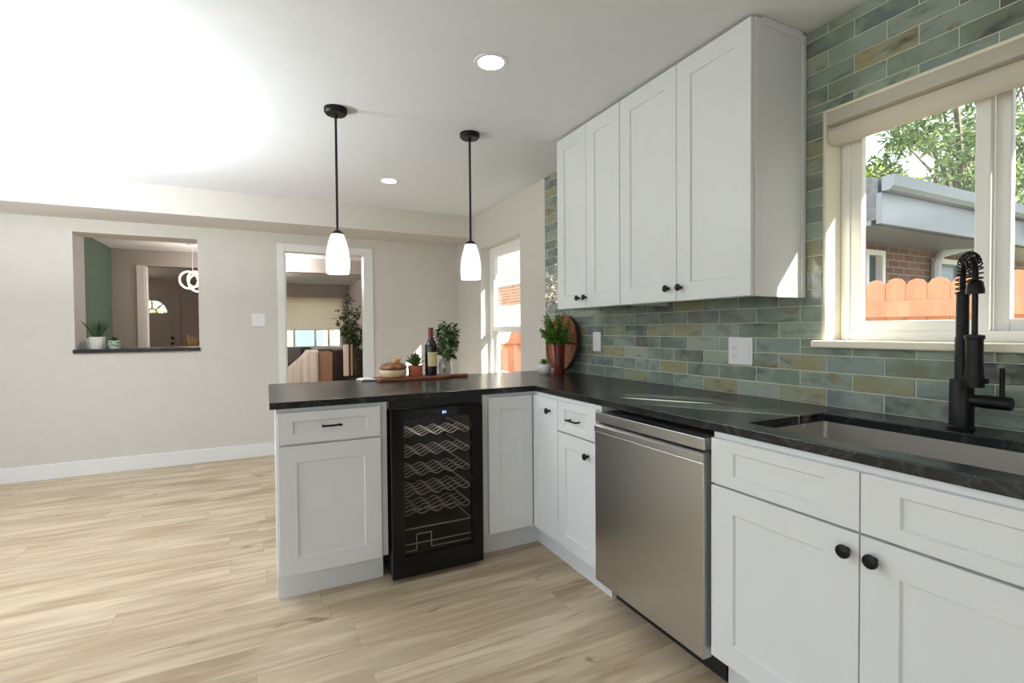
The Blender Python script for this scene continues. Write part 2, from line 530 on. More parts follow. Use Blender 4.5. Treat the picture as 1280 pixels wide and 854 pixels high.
# ------------------------------------------------------------------ mesh helpers
class MB:
    def __init__(self, M=None):
        self.v, self.f, self.mi, self.r = [], [], [], []
        self.M = M
        self.cur = 0

    def add(self, vs, fs, rnd=0.0):
        b = len(self.v)
        for p in vs:
            p = Vector(p)
            if self.M is not None:
                p = self.M @ p
            self.v.append(p)
        for f in fs:
            self.f.append([b + i for i in f])
            self.mi.append(self.cur)
            self.r.append(rnd)
        return self

    def box(self, x0, x1, y0, y1, z0, z1):
        vs = [(x, y, z) for z in (z0, z1) for y in (y0, y1) for x in (x0, x1)]
        fs = [(0, 2, 3, 1), (4, 5, 7, 6), (0, 1, 5, 4), (2, 6, 7, 3), (0, 4, 6, 2), (1, 3, 7, 5)]
        return self.add(vs, fs)

    def lathe(self, prof, c=(0, 0, 0), axis='Z', seg=24, lobes=0, lobe_amp=0.0):
        vs, fs = [], []
        n = len(prof)
        for i in range(seg):
            a = 2 * PI * i / seg
            k = 1 + lobe_amp * abs(math.cos(lobes * a / 2)) if lobes else 1
            for r, z in prof:
                x, y = r * k * math.cos(a), r * k * math.sin(a)
                if axis == 'Z':
                    p = (x, y, z)
                elif axis == 'X':
                    p = (z, x, y)
                else:
                    p = (y, z, x)
                vs.append((p[0] + c[0], p[1] + c[1], p[2] + c[2]))
        for i in range(seg):
            j = (i + 1) % seg
            for k in range(n - 1):
                fs.append((i * n + k, j * n + k, j * n + k + 1, i * n + k + 1))
        ring = prof[0] == prof[-1]
        if prof[0][0] > 1e-6 and not ring:
            fs.append([i * n for i in range(seg)][::-1])
        if prof[-1][0] > 1e-6 and not ring:
            fs.append([i * n + n - 1 for i in range(seg)])
        return self.add(vs, fs)

    def tube(self, pts, r, seg=10, closed=False):
        pts = [Vector(p) for p in pts]
        n = len(pts)
        rs = r if isinstance(r, (list, tuple)) else [r] * n
        vs, fs = [], []
        up = None
        for i, p in enumerate(pts):
            if closed:
                t = pts[(i + 1) % n] - pts[i - 1]
            else:
                t = pts[min(i + 1, n - 1)] - pts[max(i - 1, 0)]
            t.normalize()
            if up is None:
                up = t.orthogonal().normalized()
            else:
                up = (up - t * up.dot(t))
                up = up.normalized() if up.length > 1e-6 else t.orthogonal().normalized()
            s = t.cross(up)
            for k in range(seg):
                a = 2 * PI * k / seg
                vs.append(p + (up * math.cos(a) + s * math.sin(a)) * rs[i])
        for i in range(n if closed else n - 1):
            j = (i + 1) % n
            for k in range(seg):
                l = (k + 1) % seg
                fs.append((i * seg + k, i * seg + l, j * seg + l, j * seg + k))
        if not closed:
            fs.append([k for k in range(seg)][::-1])
            fs.append([(n - 1) * seg + k for k in range(seg)])
        return self.add(vs, fs)

    def prism(self, poly, axis, a, b):
        n = len(poly)
        vs = []
        for w in (a, b):
            for p, q in poly:
                vs.append({'X': (w, p, q), 'Y': (p, w, q), 'Z': (p, q, w)}[axis])
        fs = [list(range(n))[::-1], [n + i for i in range(n)]]
        for i in range(n):
            j = (i + 1) % n
            fs.append((i, j, n + j, n + i))
        return self.add(vs, fs)

    def leaf(self, base, d, nrm, L, Wd, fold=0.15, rnd=None, droop=0.0):
        base = Vector(base)
        d = Vector(d).normalized()
        nrm = Vector(nrm)
        nrm = nrm - d * nrm.dot(d)
        if nrm.length < 1e-4:
            nrm = d.orthogonal()
        nrm.normalize()
        s = d.cross(nrm)
        dn = Vector((0, 0, -droop * L))
        m1 = base + d * L * 0.35
        m2 = base + d * L * 0.7 + dn * 0.4
        tip = base + d * L + dn
        vs = [base, m1 + s * Wd * 0.5 + nrm * fold * Wd, m1 - s * Wd * 0.5 + nrm * fold * Wd, m1,
              m2 + s * Wd * 0.38 + nrm * fold * Wd, m2 - s * Wd * 0.38 + nrm * fold * Wd, m2, tip]
        fs = [(0, 3, 1), (0, 2, 3), (3, 6, 4, 1), (3, 2, 5, 6), (6, 7, 4), (6, 5, 7)]
        return self.add(vs, fs, random.random() if rnd is None else rnd)

    def build(self, name, mats, parent=None, smooth=False, bevel=0.0, seg=2, recalc=True, origin=None):
        me = bpy.data.meshes.new(name)
        off = Vector(origin) if origin is not None else Vector((0, 0, 0))
        q = parent
        while q is not None:
            off = off + q.location
            q = q.parent
        me.from_pydata([tuple(p - off) for p in self.v], [], self.f)
        if recalc:
            bm = bmesh.new()
            bm.from_mesh(me)
            bmesh.ops.recalc_face_normals(bm, faces=bm.faces)
            bm.to_mesh(me)
            bm.free()
        if not isinstance(mats, (list, tuple)):
            mats = [mats]
        for m in mats:
            me.materials.append(m)
        if len(mats) > 1:
            me.polygons.foreach_set('material_index', self.mi)
        if any(self.r):
            at = me.attributes.new('rnd', 'FLOAT', 'FACE')
            at.data.foreach_set('value', self.r)
        o = bpy.data.objects.new(name, me)
        COL.objects.link(o)
        if parent is not None:
            o.parent = parent
        elif origin is not None:
            o.location = origin
        if smooth:
            me.polygons.foreach_set('use_smooth', [True] * len(me.polygons))
            if smooth != 'full':
                me.set_sharp_from_angle(angle=math.radians(38))
        if bevel:
            md = o.modifiers.new('bevel', 'BEVEL')
            md.width = bevel
            md.segments = seg
            md.limit_method = 'ANGLE'
            md.angle_limit = math.radians(40)
        me.update()
        return o


def grid_slab(mb, us, vs, filled, place, d0, d1):
    """A slab cut on a grid: us x vs cells, filled(i,j); place(u,v,d) gives the point."""
    idx, V, Fc = {}, [], []

    def vid(i, j, k):
        if (i, j, k) not in idx:
            idx[(i, j, k)] = len(V)
            V.append(place(us[i], vs[j], (d0, d1)[k]))
        return idx[(i, j, k)]
    nu, nv = len(us) - 1, len(vs) - 1
    F_ = lambda i, j: 0 <= i < nu and 0 <= j < nv and filled(i, j)
    for i in range(nu):
        for j in range(nv):
            if not F_(i, j):
                continue
            Fc.append([vid(i, j, 0), vid(i, j + 1, 0), vid(i + 1, j + 1, 0), vid(i + 1, j, 0)])
            Fc.append([vid(i, j, 1), vid(i + 1, j, 1), vid(i + 1, j + 1, 1), vid(i, j + 1, 1)])
            for di, dj, e in ((-1, 0, ((i, j), (i, j + 1))), (1, 0, ((i + 1, j + 1), (i + 1, j))), (0, -1, ((i + 1, j), (i, j))), (0, 1, ((i, j + 1), (i + 1, j + 1)))):
                if not F_(i + di, j + dj):
                    (a, b), (c, d) = e
                    Fc.append([vid(a, b, 0), vid(c, d, 0), vid(c, d, 1), vid(a, b, 1)])
    mb.add(V, Fc)
    return mb


def empty(name, loc, label, cat, group=None):
    o = bpy.data.objects.new(name, None)
    COL.objects.link(o)
    o.location = loc
    o.empty_display_size = 0.05
    tag(o, label, cat, group)
    return o


def tag(o, label, cat, group=None):
    o['label'] = label
    o['category'] = cat
    if group:
        o['group'] = group
    return o


def struct(o):
    o['kind'] = 'structure'
    return o


# ================================================================== SETTING
XT = 1.989      # face of the tiling
XW = 1.994      # drywall face of the window wall
ZC = 2.42       # ceiling
YF = 5.40       # far wall of the kitchen
LX = -3.4

struct(MB().box(LX - 0.15, 2.2, -3.2, 13.95, -0.12, 0).build('floor', MT['floor']))
struct(MB().box(LX - 0.15, 2.2, -3.2, 13.95, ZC, ZC + 0.1).build('ceiling', MT['ceiling']))
struct(MB().box(2.05, 2.70, -3.4, 14.2, 2.45, 2.6).build('trim_4', MT['stucco']))   # eave outside

# window wall, with two openings
W1 = (0.29, 1.207, 1.172, 2.075)
W2 = (3.825, 4.70, 0.70, 2.062)
ys = [-3.2, W1[0], W1[1], W2[0], W2[1], 13.95]
zs = [0, W2[2], W1[2], W2[3], W1[3], ZC]


def wr(i, j):
    y, z = (ys[i] + ys[i + 1]) / 2, (zs[j] + zs[j + 1]) / 2
    for w in (W1, W2):
        if w[0] < y < w[1] and w[2] < z < w[3]:
            return False
    return True


struct(grid_slab(MB(), ys, zs, wr, lambda u, v, d: (d, u, v), XW, 2.18).build('wall_right', MT['wall']))

# far wall: thick part with the pass-through, thin part with the doorway
PT = (-1.455, -0.556, 1.05, 2.083)
DR = (0.177, 0.951, 0.0, 2.028)
us = [LX, PT[0], PT[1], -0.32]
vz = [0, PT[2], PT[3], ZC]
far = grid_slab(MB(), us, vz, lambda i, j: not (i == 1 and j == 1), lambda u, v, d: (u, d, v), YF, YF + 0.30)
us2 = [-0.32, DR[0], DR[1], XW]
vz2 = [0, DR[3], ZC]
grid_slab(far, us2, vz2, lambda i, j: not (i == 1 and j == 0), lambda u, v, d: (u, d, v), YF, YF + 0.12)
struct(far.build('wall_far', MT['wall']))
struct(MB().box(LX, XW, 4.88, YF, 2.195, ZC).build('trim_1', MT['wall']))           # dropped soffit
bb = MB()
bb.box(LX, 0.105, YF - 0.014, YF, 0, 0.128)
bb.box(1.02, XW, YF - 0.014, YF, 0, 0.128)
struct(bb.build('baseboard_far', MT['trim'], bevel=0.004))
cs = MB()
cz = 2.095
cs.box(DR[0] - 0.068, DR[0], YF - 0.016, YF, 0, cz)
cs.box(DR[1], DR[1] + 0.085, YF - 0.016, YF, 0, cz)
cs.box(DR[0], DR[1], YF - 0.016, YF, DR[3], cz)
cs.box(DR[0] - 0.002, DR[0] + 0.012, YF - 0.008, YF + 0.125, 0, DR[3])
cs.box(DR[1] - 0.012, DR[1] + 0.002, YF - 0.008, YF + 0.125, 0, DR[3])
cs.box(DR[0], DR[1], YF - 0.008, YF + 0.125, DR[3] - 0.012, DR[3] + 0.002)
struct(cs.build('trim_2', MT['trim'], bevel=0.004))
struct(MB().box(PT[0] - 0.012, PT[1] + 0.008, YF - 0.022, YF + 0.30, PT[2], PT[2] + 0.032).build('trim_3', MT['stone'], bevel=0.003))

# side and rear walls of the kitchen, with a patio opening that lets daylight in
PD = (-0.6, 2.3, 0.0, 2.1)
ysl = [-3.2, PD[0], PD[1], 13.95]
zsl = [0, PD[3], ZC]
struct(grid_slab(MB(), ysl, zsl, lambda i, j: not (i == 1 and j == 0), lambda u, v, d: (d, u, v), LX - 0.15, LX).build('wall_left', MT['wall']))
struct(MB().box(LX, 2.18, -3.2, -3.05, 0, ZC).build('wall_back', MT['wall']))
pd = bpy.data.objects.new('door_2', None)
COL.objects.link(pd)
pd.location = (LX - 0.08, 0.85, 0)
struct(pd)
fr = MB()
for y0, y1 in ((PD[0], PD[0] + .06), (0.82, 0.88), (PD[1] - .06, PD[1])):
    fr.box(LX - .11, LX - .05, y0, y1, 0, PD[3])
fr.box(LX - .11, LX - .05, PD[0], PD[1], PD[3] - .06, PD[3])
fr.box(LX - .11, LX - .05, PD[0], PD[1], 0, .06)
fr.build('door_frame', MT['vinyl'], pd)
MB().box(LX - .083, LX - .077, PD[0] + .06, PD[1] - .06, .06, PD[3] - .06).build('pane', MT['pane'], pd)

# ---- tiling: every tile is modelled, clipped round the window
def sub_rect(r, h):
    y0, y1, z0, z1 = r
    a0, a1, b0, b1 = h
    if y1 <= a0 or y0 >= a1 or z1 <= b0 or z0 >= b1:
        return [r]
    out = []
    if z0 < b0:
        out.append((y0, y1, z0, b0))
    if z1 > b1:
        out.append((y0, y1, b1, z1))
    zz0, zz1 = max(z0, b0), min(z1, b1)
    if y0 < a0:
        out.append((y0, a0, zz0, zz1))
    if y1 > a1:
        out.append((a1, y1, zz0, zz1))
    return out


tl = MB()
rnd = random.Random(3)
TY0, TY1 = -0.8, 3.391
TH, TLn, G = 0.0665, 0.2045, 0.0036
WH = (W1[0] - 0.004, W1[1] + 0.006, W1[2] - 0.027, W1[3] + 0.003)
row = 0
z = 0.9145
while z < ZC - 0.002:
    z1 = min(z + TH, ZC)
    y = 1.712 - TLn * 20 + (0.0 if row % 2 else TLn / 2) - (0.0 if row % 2 else 0.006)
    while y < TY1:
        ra = (max(y, TY0), min(y + TLn, TY1), z, z1)
        c = rnd.random()
        if ra[1] - ra[0] > 0.01:
            for (a, b, p, q) in sub_rect(ra, WH):
                a += G / 2
                b -= G / 2
                p += G / 2
                q -= G / 2
                if b - a < 0.006 or q - p < 0.006:
                    continue
                t_ = [rnd.uniform(-.0007, .0007) for _ in range(4)]
                e = 0.0022
                V = [(XW - 0.002, a, p), (XW - 0.002, b, p), (XW - 0.002, b, q), (XW - 0.002, a, q),
                     (XT + .0012, a, p), (XT + .0012, b, p), (XT + .0012, b, q), (XT + .0012, a, q),
                     (XT + t_[0] - .0004, a + e, p + e), (XT + t_[1] - .0004, b - e, p + e), (XT + t_[2] - .0004, b - e, q - e), (XT + t_[3] - .0004, a + e, q - e)]
                Fx = []
                for lo, hi in ((0, 4), (4, 8)):
                    for k in range(4):
                        Fx.append((lo + k, hi + k, hi + (k + 1) % 4, lo + (k + 1) % 4))
                Fx.append((8, 11, 10, 9))
                tl.add(V, Fx, max(0.001, c))
        y += TLn
    z += TH
    row += 1
tl.cur = 1
for (a, b, p, q) in sub_rect((TY0, TY1, 0.9145, ZC - .001), WH):
    tl.box(XW - 0.0028, XW - 0.0002, a, b, p, q)
struct(tl.build('wall_tile', [MT['tile'], MT['grout']]))

# ---- kitchen window
wx = 2.09
w1o = bpy.data.objects.new('window_1', None)
COL.objects.link(w1o)
w1o.location = (wx, (W1[0] + W1[1]) / 2, W1[2])
struct(w1o)
m = MB()
jt = 0.006
m.box(XW - .002, 2.15, W1[1] - jt, W1[1] + .003, W1[2], W1[3])
m.box(XW - .002, 2.15, W1[0] - .003, W1[0] + jt, W1[2], W1[3])
m.box(XW - .002, 2.15, W1[0], W1[1], W1[3] - jt, W1[3] + .003)
m.build('jamb_lining', MT['cream_trim'], w1o)
MB().box(1.953, 2.12, W1[0] - .03, W1[1] + .030, W1[2] - .026, W1[2] + .001).build('sill', MT['cream_trim'], w1o, bevel=.005)
m = MB()
fy0, fy1 = W1[0] + jt, W1[1] - jt
fz0, fz1 = W1[2] + .001, W1[3] - jt
a = 0.036
m.box(wx, wx + .07, fy1 - a, fy1, fz0, fz1)
m.box(wx, wx + .07, fy0, fy0 + a, fz0, fz1)
m.box(wx, wx + .07, fy0 + a, fy1 - a, fz0, fz0 + a)
m.box(wx, wx + .07, fy0 + a, fy1 - a, fz1 - a, fz1)
m.build('window_frame', MT['vinyl'], w1o, bevel=.004)


def sash(parent, x, y0, y1, z0, z1, w, th=.03, name='sash', pane=True):
    m = MB()
    m.box(x, x + th, y0, y0 + w, z0, z1)
    m.box(x, x + th, y1 - w, y1, z0, z1)
    m.box(x, x + th, y0 + w, y1 - w, z0, z0 + w)
    m.box(x, x + th, y0 + w, y1 - w, z1 - w, z1)
    s = m.build(name, MT['vinyl'], parent, bevel=.004)
    if pane:
        MB().box(x + th / 2 - .003, x + th / 2 + .003, y0 + w - .003, y1 - w + .003, z0 + w - .003, z1 - w + .003).build('pane', MT['pane'], s)
    return s


sash(w1o, wx + .006, 0.742, fy1 - a + .002, fz0 + a - .002, fz1 - a + .002, 0.041)
sash(w1o, wx + .037, fy0 + a - .002, 0.745, fz0 + a - .002, fz1 - a + .002, 0.042)
MB().box(wx + .0685, wx + .0695, fy0 + a + .03, 0.672, fz0 + a + .01, fz1 - a - .005).build('insect_screen', MT['screen'], w1o)
# shade cassette of the kitchen window
bl = empty('roller_shade', (2.02, 0.75, 1.945), 'cream roller shade rolled up under the top of the kitchen window', 'window shade')
MB().box(XT - .004, 2.07, W1[0] + .008, W1[1] - .008, 2.018, W1[3] - .008).build('fascia', MT['blind'], bl, bevel=.004)
m = MB()
pr = []
for k in range(13):
    an = -PI / 2 + PI * k / 12
    pr.append((2.03 - 0.036 * math.cos(an), 1.981 + 0.035 * math.sin(an)))
pr = [(2.05, 1.946)] + pr + [(2.05, 2.016)]
m.prism([(p, q) for p, q in pr], 'Y', W1[0] + .010, W1[1] - .010)
m.build('rolled_fabric', MT['blind'], bl, smooth=True)

# ---- second window beside the peninsula
w2o = bpy.data.objects.new('window_2', None)
COL.objects.link(w2o)
w2o.location = (wx, 4.26, W2[2])
struct(w2o)
m = MB()
m.box(wx, wx + .07, W2[1] - .055, W2[1], W2[2], W2[3])
m.box(wx, wx + .07, W2[0], W2[0] + .055, W2[2], W2[3])
m.box(wx, wx + .07, W2[0] + .055, W2[1] - .055, W2[2], W2[2] + .055)
m.box(wx, wx + .07, W2[0] + .055, W2[1] - .055, W2[3] - .055, W2[3])
m.build('window_frame', MT['vinyl'], w2o, bevel=.004)
sash(w2o, wx + .006, W2[0] + .053, W2[1] - .053, 1.205, W2[3] - .053, .05)
sash(w2o, wx + .038, W2[0] + .053, W2[1] - .053, W2[2] + .053, 1.245, .05, th=.028)
MB().box(1.97, 2.10, W2[0] - .02, W2[1] + .02, W2[2] - .02, W2[2] + .001).build('sill', MT['trim'], w2o, bevel=.004)

# ---- rooms beyond: dining space, living room and foyer
YD = 8.80
gw = MB().box(-2.10, -1.95, YF + .30, YD, 0, ZC)
struct(gw.build('wall_dining', MT['green_wall']))
us = [-1.95, -1.566, -0.66, -0.30, XW]
vz = [0, 2.19, ZC]
struct(grid_slab(MB(), us, vz, lambda i, j: j == 1 or i in (0, 2), lambda u, v, d: (u, d, v), YD, YD + .14).build('wall_divider', MT['tan_wall']))
m = MB()
m.box(-1.566, -1.548, YD - .006, YD + .15, 0, 2.19)
m.box(-0.678, -0.66, YD - .006, YD + .15, 0, 2.19)
m.box(-1.66, -1.566, YD - .014, YD, 0, 2.19)
struct(m.build('trim_5', MT['wall']))
struct(MB().box(-0.62, -0.50, YD + .14, 13.7, 0, ZC).build('wall_foyer', MT['foyer']))
# front wall with the living room window and the front door
LW = (0.20, 1.80, 0.774, 2.05)
FD = (-2.78, -1.86, 0.0, 2.04)
us = [LX, FD[0], FD[1], LW[0], LW[1], XW]
vz = [0, LW[2], FD[3], LW[3], ZC]


def fwf(i, j):
    if i == 1 and j in (0, 1):
        return False
    if i == 3 and j in (1, 2):
        return False
    return True


struct(grid_slab(MB(), us, vz, fwf, lambda u, v, d: (u, d, v), 13.7, 13.9).build('wall_front', MT['foyer']))
d1 = bpy.data.objects.new('door_1', None)
COL.objects.link(d1)
d1.location = ((FD[0] + FD[1]) / 2, 13.75, 0)
struct(d1)
dx = (FD[0] + FD[1]) / 2
R0 = 0.285
fz = 1.66
# door leaf with the fan-light cut out of it
arc = [(dx + R0 * math.cos(PI * k / 16), fz + R0 * math.sin(PI * k / 16)) for k in range(17)]
m = MB()
x0, x1 = FD[0] + .005, FD[1] - .005
m.box(x0, x1, 13.72, 13.765, 0.004, fz)
poly = [(x1, fz)] + [(x1, FD[3] - .004), (x0, FD[3] - .004), (x0, fz)] + arc[::-1]
m.prism(poly, 'Y', 13.72, 13.765)
for cx_ in (-.22, .22):
    for z0, z1 in ((0.25, 0.85), (0.98, 1.55)):
        m.box(dx + cx_ - .15, dx + cx_ + .15, 13.712, 13.722, z0, z1)
m.build('door_leaf', MT['door_paint'], d1, bevel=.004)
MB().prism(arc, 'Y', 13.74, 13.746).build('fanlight_pane', MT['pane'], d1)
m = MB()
for k in (2, 4, 6):
    an = PI * k / 8
    m.tube([(dx + .09 * math.cos(an), 13.738, fz + .09 * math.sin(an)), (dx + R0 * math.cos(an), 13.738, fz + R0 * math.sin(an))], .016, 6)
m.tube([(dx + .09 * math.cos(PI * k / 10), 13.738, fz + .09 * math.sin(PI * k / 10)) for k in range(11)], .014, 6)
m.build('muntin', MT['door_paint'], d1)
m = MB()
m.lathe([(0.0, 0), (.03, .002), (.03, .015), (.015, .03), (.03, .05), (.03, .065), (0, .075)], (x1 - .07, 13.645, 0.95), 'Y', 12)
m.lathe([(0.0, 0), (.03, .002), (.03, .03), (.0, .04)], (x1 - .07, 13.68, 1.08), 'Y', 12)
m.build('door_handle', MT['black_metal'], d1, smooth=True)
m = MB()
m.box(FD[0] - .08, FD[0], 13.68, 13.7, 0, FD[3] + .08)
m.box(FD[1], FD[1] + .08, 13.68, 13.7, 0, FD[3] + .08)
m.box(FD[0], FD[1], 13.68, 13.7, FD[3], FD[3] + .08)
m.build('casing', MT['door_paint'], d1)
w3o = bpy.data.objects.new('window_3', None)
COL.objects.link(w3o)
w3o.location = (1.0, 13.75, LW[2])
struct(w3o)
m = MB()
m.box(LW[0], LW[1], 13.74, 13.80, LW[2], LW[2] + .05)
m.box(LW[0], LW[1], 13.74, 13.80, LW[3] - .05, LW[3])
for xx in (LW[0], 0.62, 1.12, 1.45, LW[1] - .05):
    m.box(xx, xx + .05, 13.74, 13.80, LW[2] + .05, LW[3] - .05)
m.build('window_frame', MT['vinyl'], w3o)
MB().box(LW[0] + .04, LW[1] - .04, 13.768, 13.774, LW[2] + .04, LW[3] - .04).build('pane', MT['pane'], w3o)
MB().box(LW[0] - .05, LW[1] + .05, 13.60, 13.74, LW[2] - .03, LW[2]).build('sill', MT['trim'], w3o)

# ================================================================== OUTSIDE
struct(MB().box(-60, 60, -60, 80, -0.5, -0.25).build('ground', MT['ground']))

# picket fence
fn = empty('picket_fence', (4.5, 1.2, -0.25), 'orange cedar picket fence with rounded tops beyond the kitchen window', 'fence')
m = MB()
y = -0.6
rf = random.Random(5)
while y < 8.2:
    w = 0.138
    h = 1.60 + rf.uniform(-.012, .012)
    poly = [(y, -.24), (y + w, -.24), (y + w, h - .05), (y + w * .8, h - .012), (y + w * .5, h), (y + w * .2, h - .012), (y, h - .05)]
    m.prism(poly, 'X', 4.50, 4.518)
    y += w + .004
m.build('pickets', MT['cedar'], fn)
for zz in (0.25, 1.30):
    MB().box(4.455, 4.50, -0.6, 8.2, zz, zz + .125).build('rail', MT['cedar'], fn)

fr2 = empty('picket_fence', (3.6, 8.3, -0.25), 'low sunlit cedar fence seen through the lower sash beside the peninsula', 'fence')
m = MB()
x = 2.3
while x < 4.45:
    h = 1.24 + rf.uniform(-.012, .012)
    m.prism([(x, -.24), (x + .138, -.24), (x + .138, h - .05), (x + .11, h - .01), (x + .07, h), (x + .03, h - .01), (x, h - .05)], 'Y', 8.30, 8.318)
    x += .142
m.build('pickets', MT['cedar'], fr2)
for zz in (0.2, 0.95):
    MB().box(2.3, 4.45, 8.255, 8.30, zz, zz + .1).build('rail', MT['cedar'], fr2)

# neighbour house with gutter
nh = empty('neighbour_house', (7.4, 4.0, -0.25), 'brown brick house with grey eaves and gutter behind the picket fence', 'house')
hx0, hx1 = 5.15, 9.6
wins = [(5.62, 5.98, 1.0, 2.035), (7.0, 7.85, 1.35, 2.02)]
us = [hx0, wins[0][0], wins[0][1], wins[1][0], wins[1][1], hx1]
vz = [-.25, wins[0][2], wins[1][2], wins[1][3], wins[0][3], 2.1]


def hw(i, j):
    x, z_ = (us[i] + us[i + 1]) / 2, (vz[j] + vz[j + 1]) / 2
    return not any(w[0] < x < w[1] and w[2] < z_ < w[3] for w in wins)


nhw = MB()
grid_slab(nhw, us, vz, hw, lambda u, v, d: (u, d, v), 3.0, 3.2)
nhw.box(hx0, hx0 + .2, 3.2, 5.0, -.25, 2.1)
nhw.build('brick_wall', MT['brick'], nh)
for w in wins:
    m = MB()
    t_ = .055
    m.box(w[0], w[0] + t_, 2.97, 3.1, w[2], w[3])
    m.box(w[1] - t_, w[1], 2.97, 3.1, w[2], w[3])
    m.box(w[0] + t_, w[1] - t_, 2.97, 3.1, w[2], w[2] + t_)
    m.box(w[0] + t_, w[1] - t_, 2.97, 3.1, w[3] - t_, w[3])
    wf = m.build('window', MT['vinyl'], nh)
    MB().box(w[0] + t_, w[1] - t_, 3.04, 3.05, w[2] + t_, w[3] - t_).build('pane', MT['dark_glass_far'], wf)
MB().box(hx0 - .45, hx1, 2.45, 5.3, 2.10, 2.14).build('eave_soffit', MT['gutter'], nh)
m = MB()
m.prism([(2.40, 2.14), (5.3, 2.14), (5.3, 2.50), (3.9, 2.80), (2.40, 2.50)], 'X', hx0 - .45, hx1)
m.build('roof', MT['shingle'], nh)
MB().box(hx0 - .47, hx1, 2.36, 2.40, 2.10, 2.36).build('fascia', MT['gutter'], nh)
m = MB()
m.prism([(2.26, 2.49), (2.27, 2.40), (2.30, 2.37), (2.36, 2.37), (2.36, 2.49)], 'X', hx0 - .47, 7.75)
m.build('gutter', MT['gutter'], nh)
m = MB()
m.tube([(7.62, 2.31, 2.55), (7.62, 2.31, 2.32), (7.55, 2.34, 2.24), (7.2, 2.75, 2.13), (7.0, 2.90, 2.06), (6.95, 2.93, 1.95), (6.95, 2.93, -.2)], .048, 8)
m.build('downspout', MT['spout'], nh, smooth=True)

# garage seen through the second window
ng = empty('neighbour_garage', (6.5, 12.0, -0.25), 'pale sided garage with a band of orange brick seen through the window by the peninsula', 'garage')
MB().box(5.6, 9.0, 8.5, 16.0, 1.84, 2.34).build('brick_wall', MT['brick_side'], ng)
MB().box(5.58, 9.0, 8.5, 16.0, -.25, 1.84).build('door_panel', MT['siding'], ng)
m = MB()
z = 2.34
while z < 3.7:
    m.prism([(5.575, z), (5.60, z + .13), (5.75, z + .13), (5.75, z)], 'Y', 8.5, 16.0)
    z += .13
m.build('siding', MT['siding'], ng)
MB().box(5.3, 9.2, 8.3, 16.2, 3.77, 3.9).build('roof', MT['shingle'], ng)

# house-shaped block out of view, added only to stop sun over the yard
th = empty('sun_blocker_house', (9, -6.5, -0.25), 'unseen tall stucco block added to stop sun over the yard', 'house')
MB().box(6.0, 9.0, -9.5, -3.5, -.25, 5.2).build('wall', MT['stucco'], th)  # lower part of the added sun blocker
MB().box(9.0, 12.0, -9.5, -3.5, -.25, 8.5).build('sun_blocker_upper_wall', MT['stucco'], th)
MB().box(9.0, 12.0, -3.5, -2.0, -.25, 8.5).build('sun_blocker_wing_wall', MT['stucco'], th)
MB().box(6.0, 9.0, -9.5, -3.5, 5.2, 5.26).build('roof', MT['shingle'], th)  # lower top of the added sun blocker
MB().box(9.0, 12.0, -9.5, -2.0, 8.5, 8.57).build('sun_blocker_upper_roof', MT['shingle'], th)

# house across the street, behind the living room window
sh = empty('street_house', (2, 30, -0.25), 'orange brick house across the street beyond the living room window', 'house')
MB().box(-4, 9, 27, 34, -.25, 3.0).build('wall', MT['brick'], sh)
MB().prism([(26.6, 3.0), (34.4, 3.0), (30.5, 5.2)], 'X', -4.4, 9.4).build('roof', MT['shingle'], sh)
MB().box(1.3, 2.6, 26.95, 27.02, .4, 2.2).build('window', MT['dark_glass_far'], sh)
MB().box(3.2, 5.8, 26.95, 27.02, -.2, 2.2).build('garage_door', MT['siding'], sh)


sb_ = empty('garden_shrub', (-2.6, 17.0, -.25), 'green shrub outside the front door seen through the fan-light', 'shrub')
m = MB()
rq = random.Random(77)
m.tube([(-2.7, 17.0, -.3), (-2.7, 17.0, 1.6)], .06, 6)
m.build('stem', MT['bark'], sb_)
m = MB()
for k in range(1500):
    p = Vector((rq.gauss(0, .55), rq.gauss(0, .4), rq.gauss(0, .45)))
    m.leaf(Vector((-2.7, 17.0, 1.35)) + p, (rq.uniform(-1, 1), rq.uniform(-1, 1), rq.uniform(-.6, .6)), (0, 0, 1), .14, .09, rnd=max(.001, rq.random()))
m.build('leaves', MT['leaf_tree'], sb_, recalc=False)


def yard_tree(name, loc, h, rad, mat, label, n, lsz, squash=1.0, seed=1, needle=False):
    r = random.Random(seed)
    t = empty(name, loc, label, 'tree', 'trees behind the neighbour house')
    x, y, z0 = loc
    m = MB()
    m.tube([(x, y, z0), (x + .1, y, z0 + h * .45), (x - .1, y + .1, z0 + h * .8)], [.13, .09, .04], 8)
    cl = []
    for k in range(26):
        while True:
            p = Vector((r.uniform(-1, 1), r.uniform(-1, 1), r.uniform(-1, 1)))
            if p.length < 1:
                break
        c = Vector((x, y, z0 + h * .62)) + Vector((p.x * rad, p.y * rad, p.z * h * .40 * squash))
        cl.append((c, r.uniform(.22, .42) * rad))
        m.tube([(x, y, z0 + h * .4 + .1 * h * r.random()), (Vector((x, y, z0 + h * .5)) + c) / 2, c], [.045, .025, .01], 5)
    m.build('trunk', MT['bark'], t)
    m = MB()
    for k in range(n):
        c, rr = r.choice(cl)
        while True:
            p = Vector((r.uniform(-1, 1), r.uniform(-1, 1), r.uniform(-1, 1)))
            if p.length < 1:
                break
        pos = c + p * rr
        d = Vector((r.uniform(-1, 1), r.uniform(-1, 1), r.uniform(-.9, .6)))
        m.leaf(pos, d, (r.uniform(-1, 1), r.uniform(-1, 1), 1), lsz * r.uniform(.6, 1.4), lsz * (.28 if needle else .6), rnd=max(.001, r.random()))
    m.build('leaves', mat, t, recalc=False)
    return t


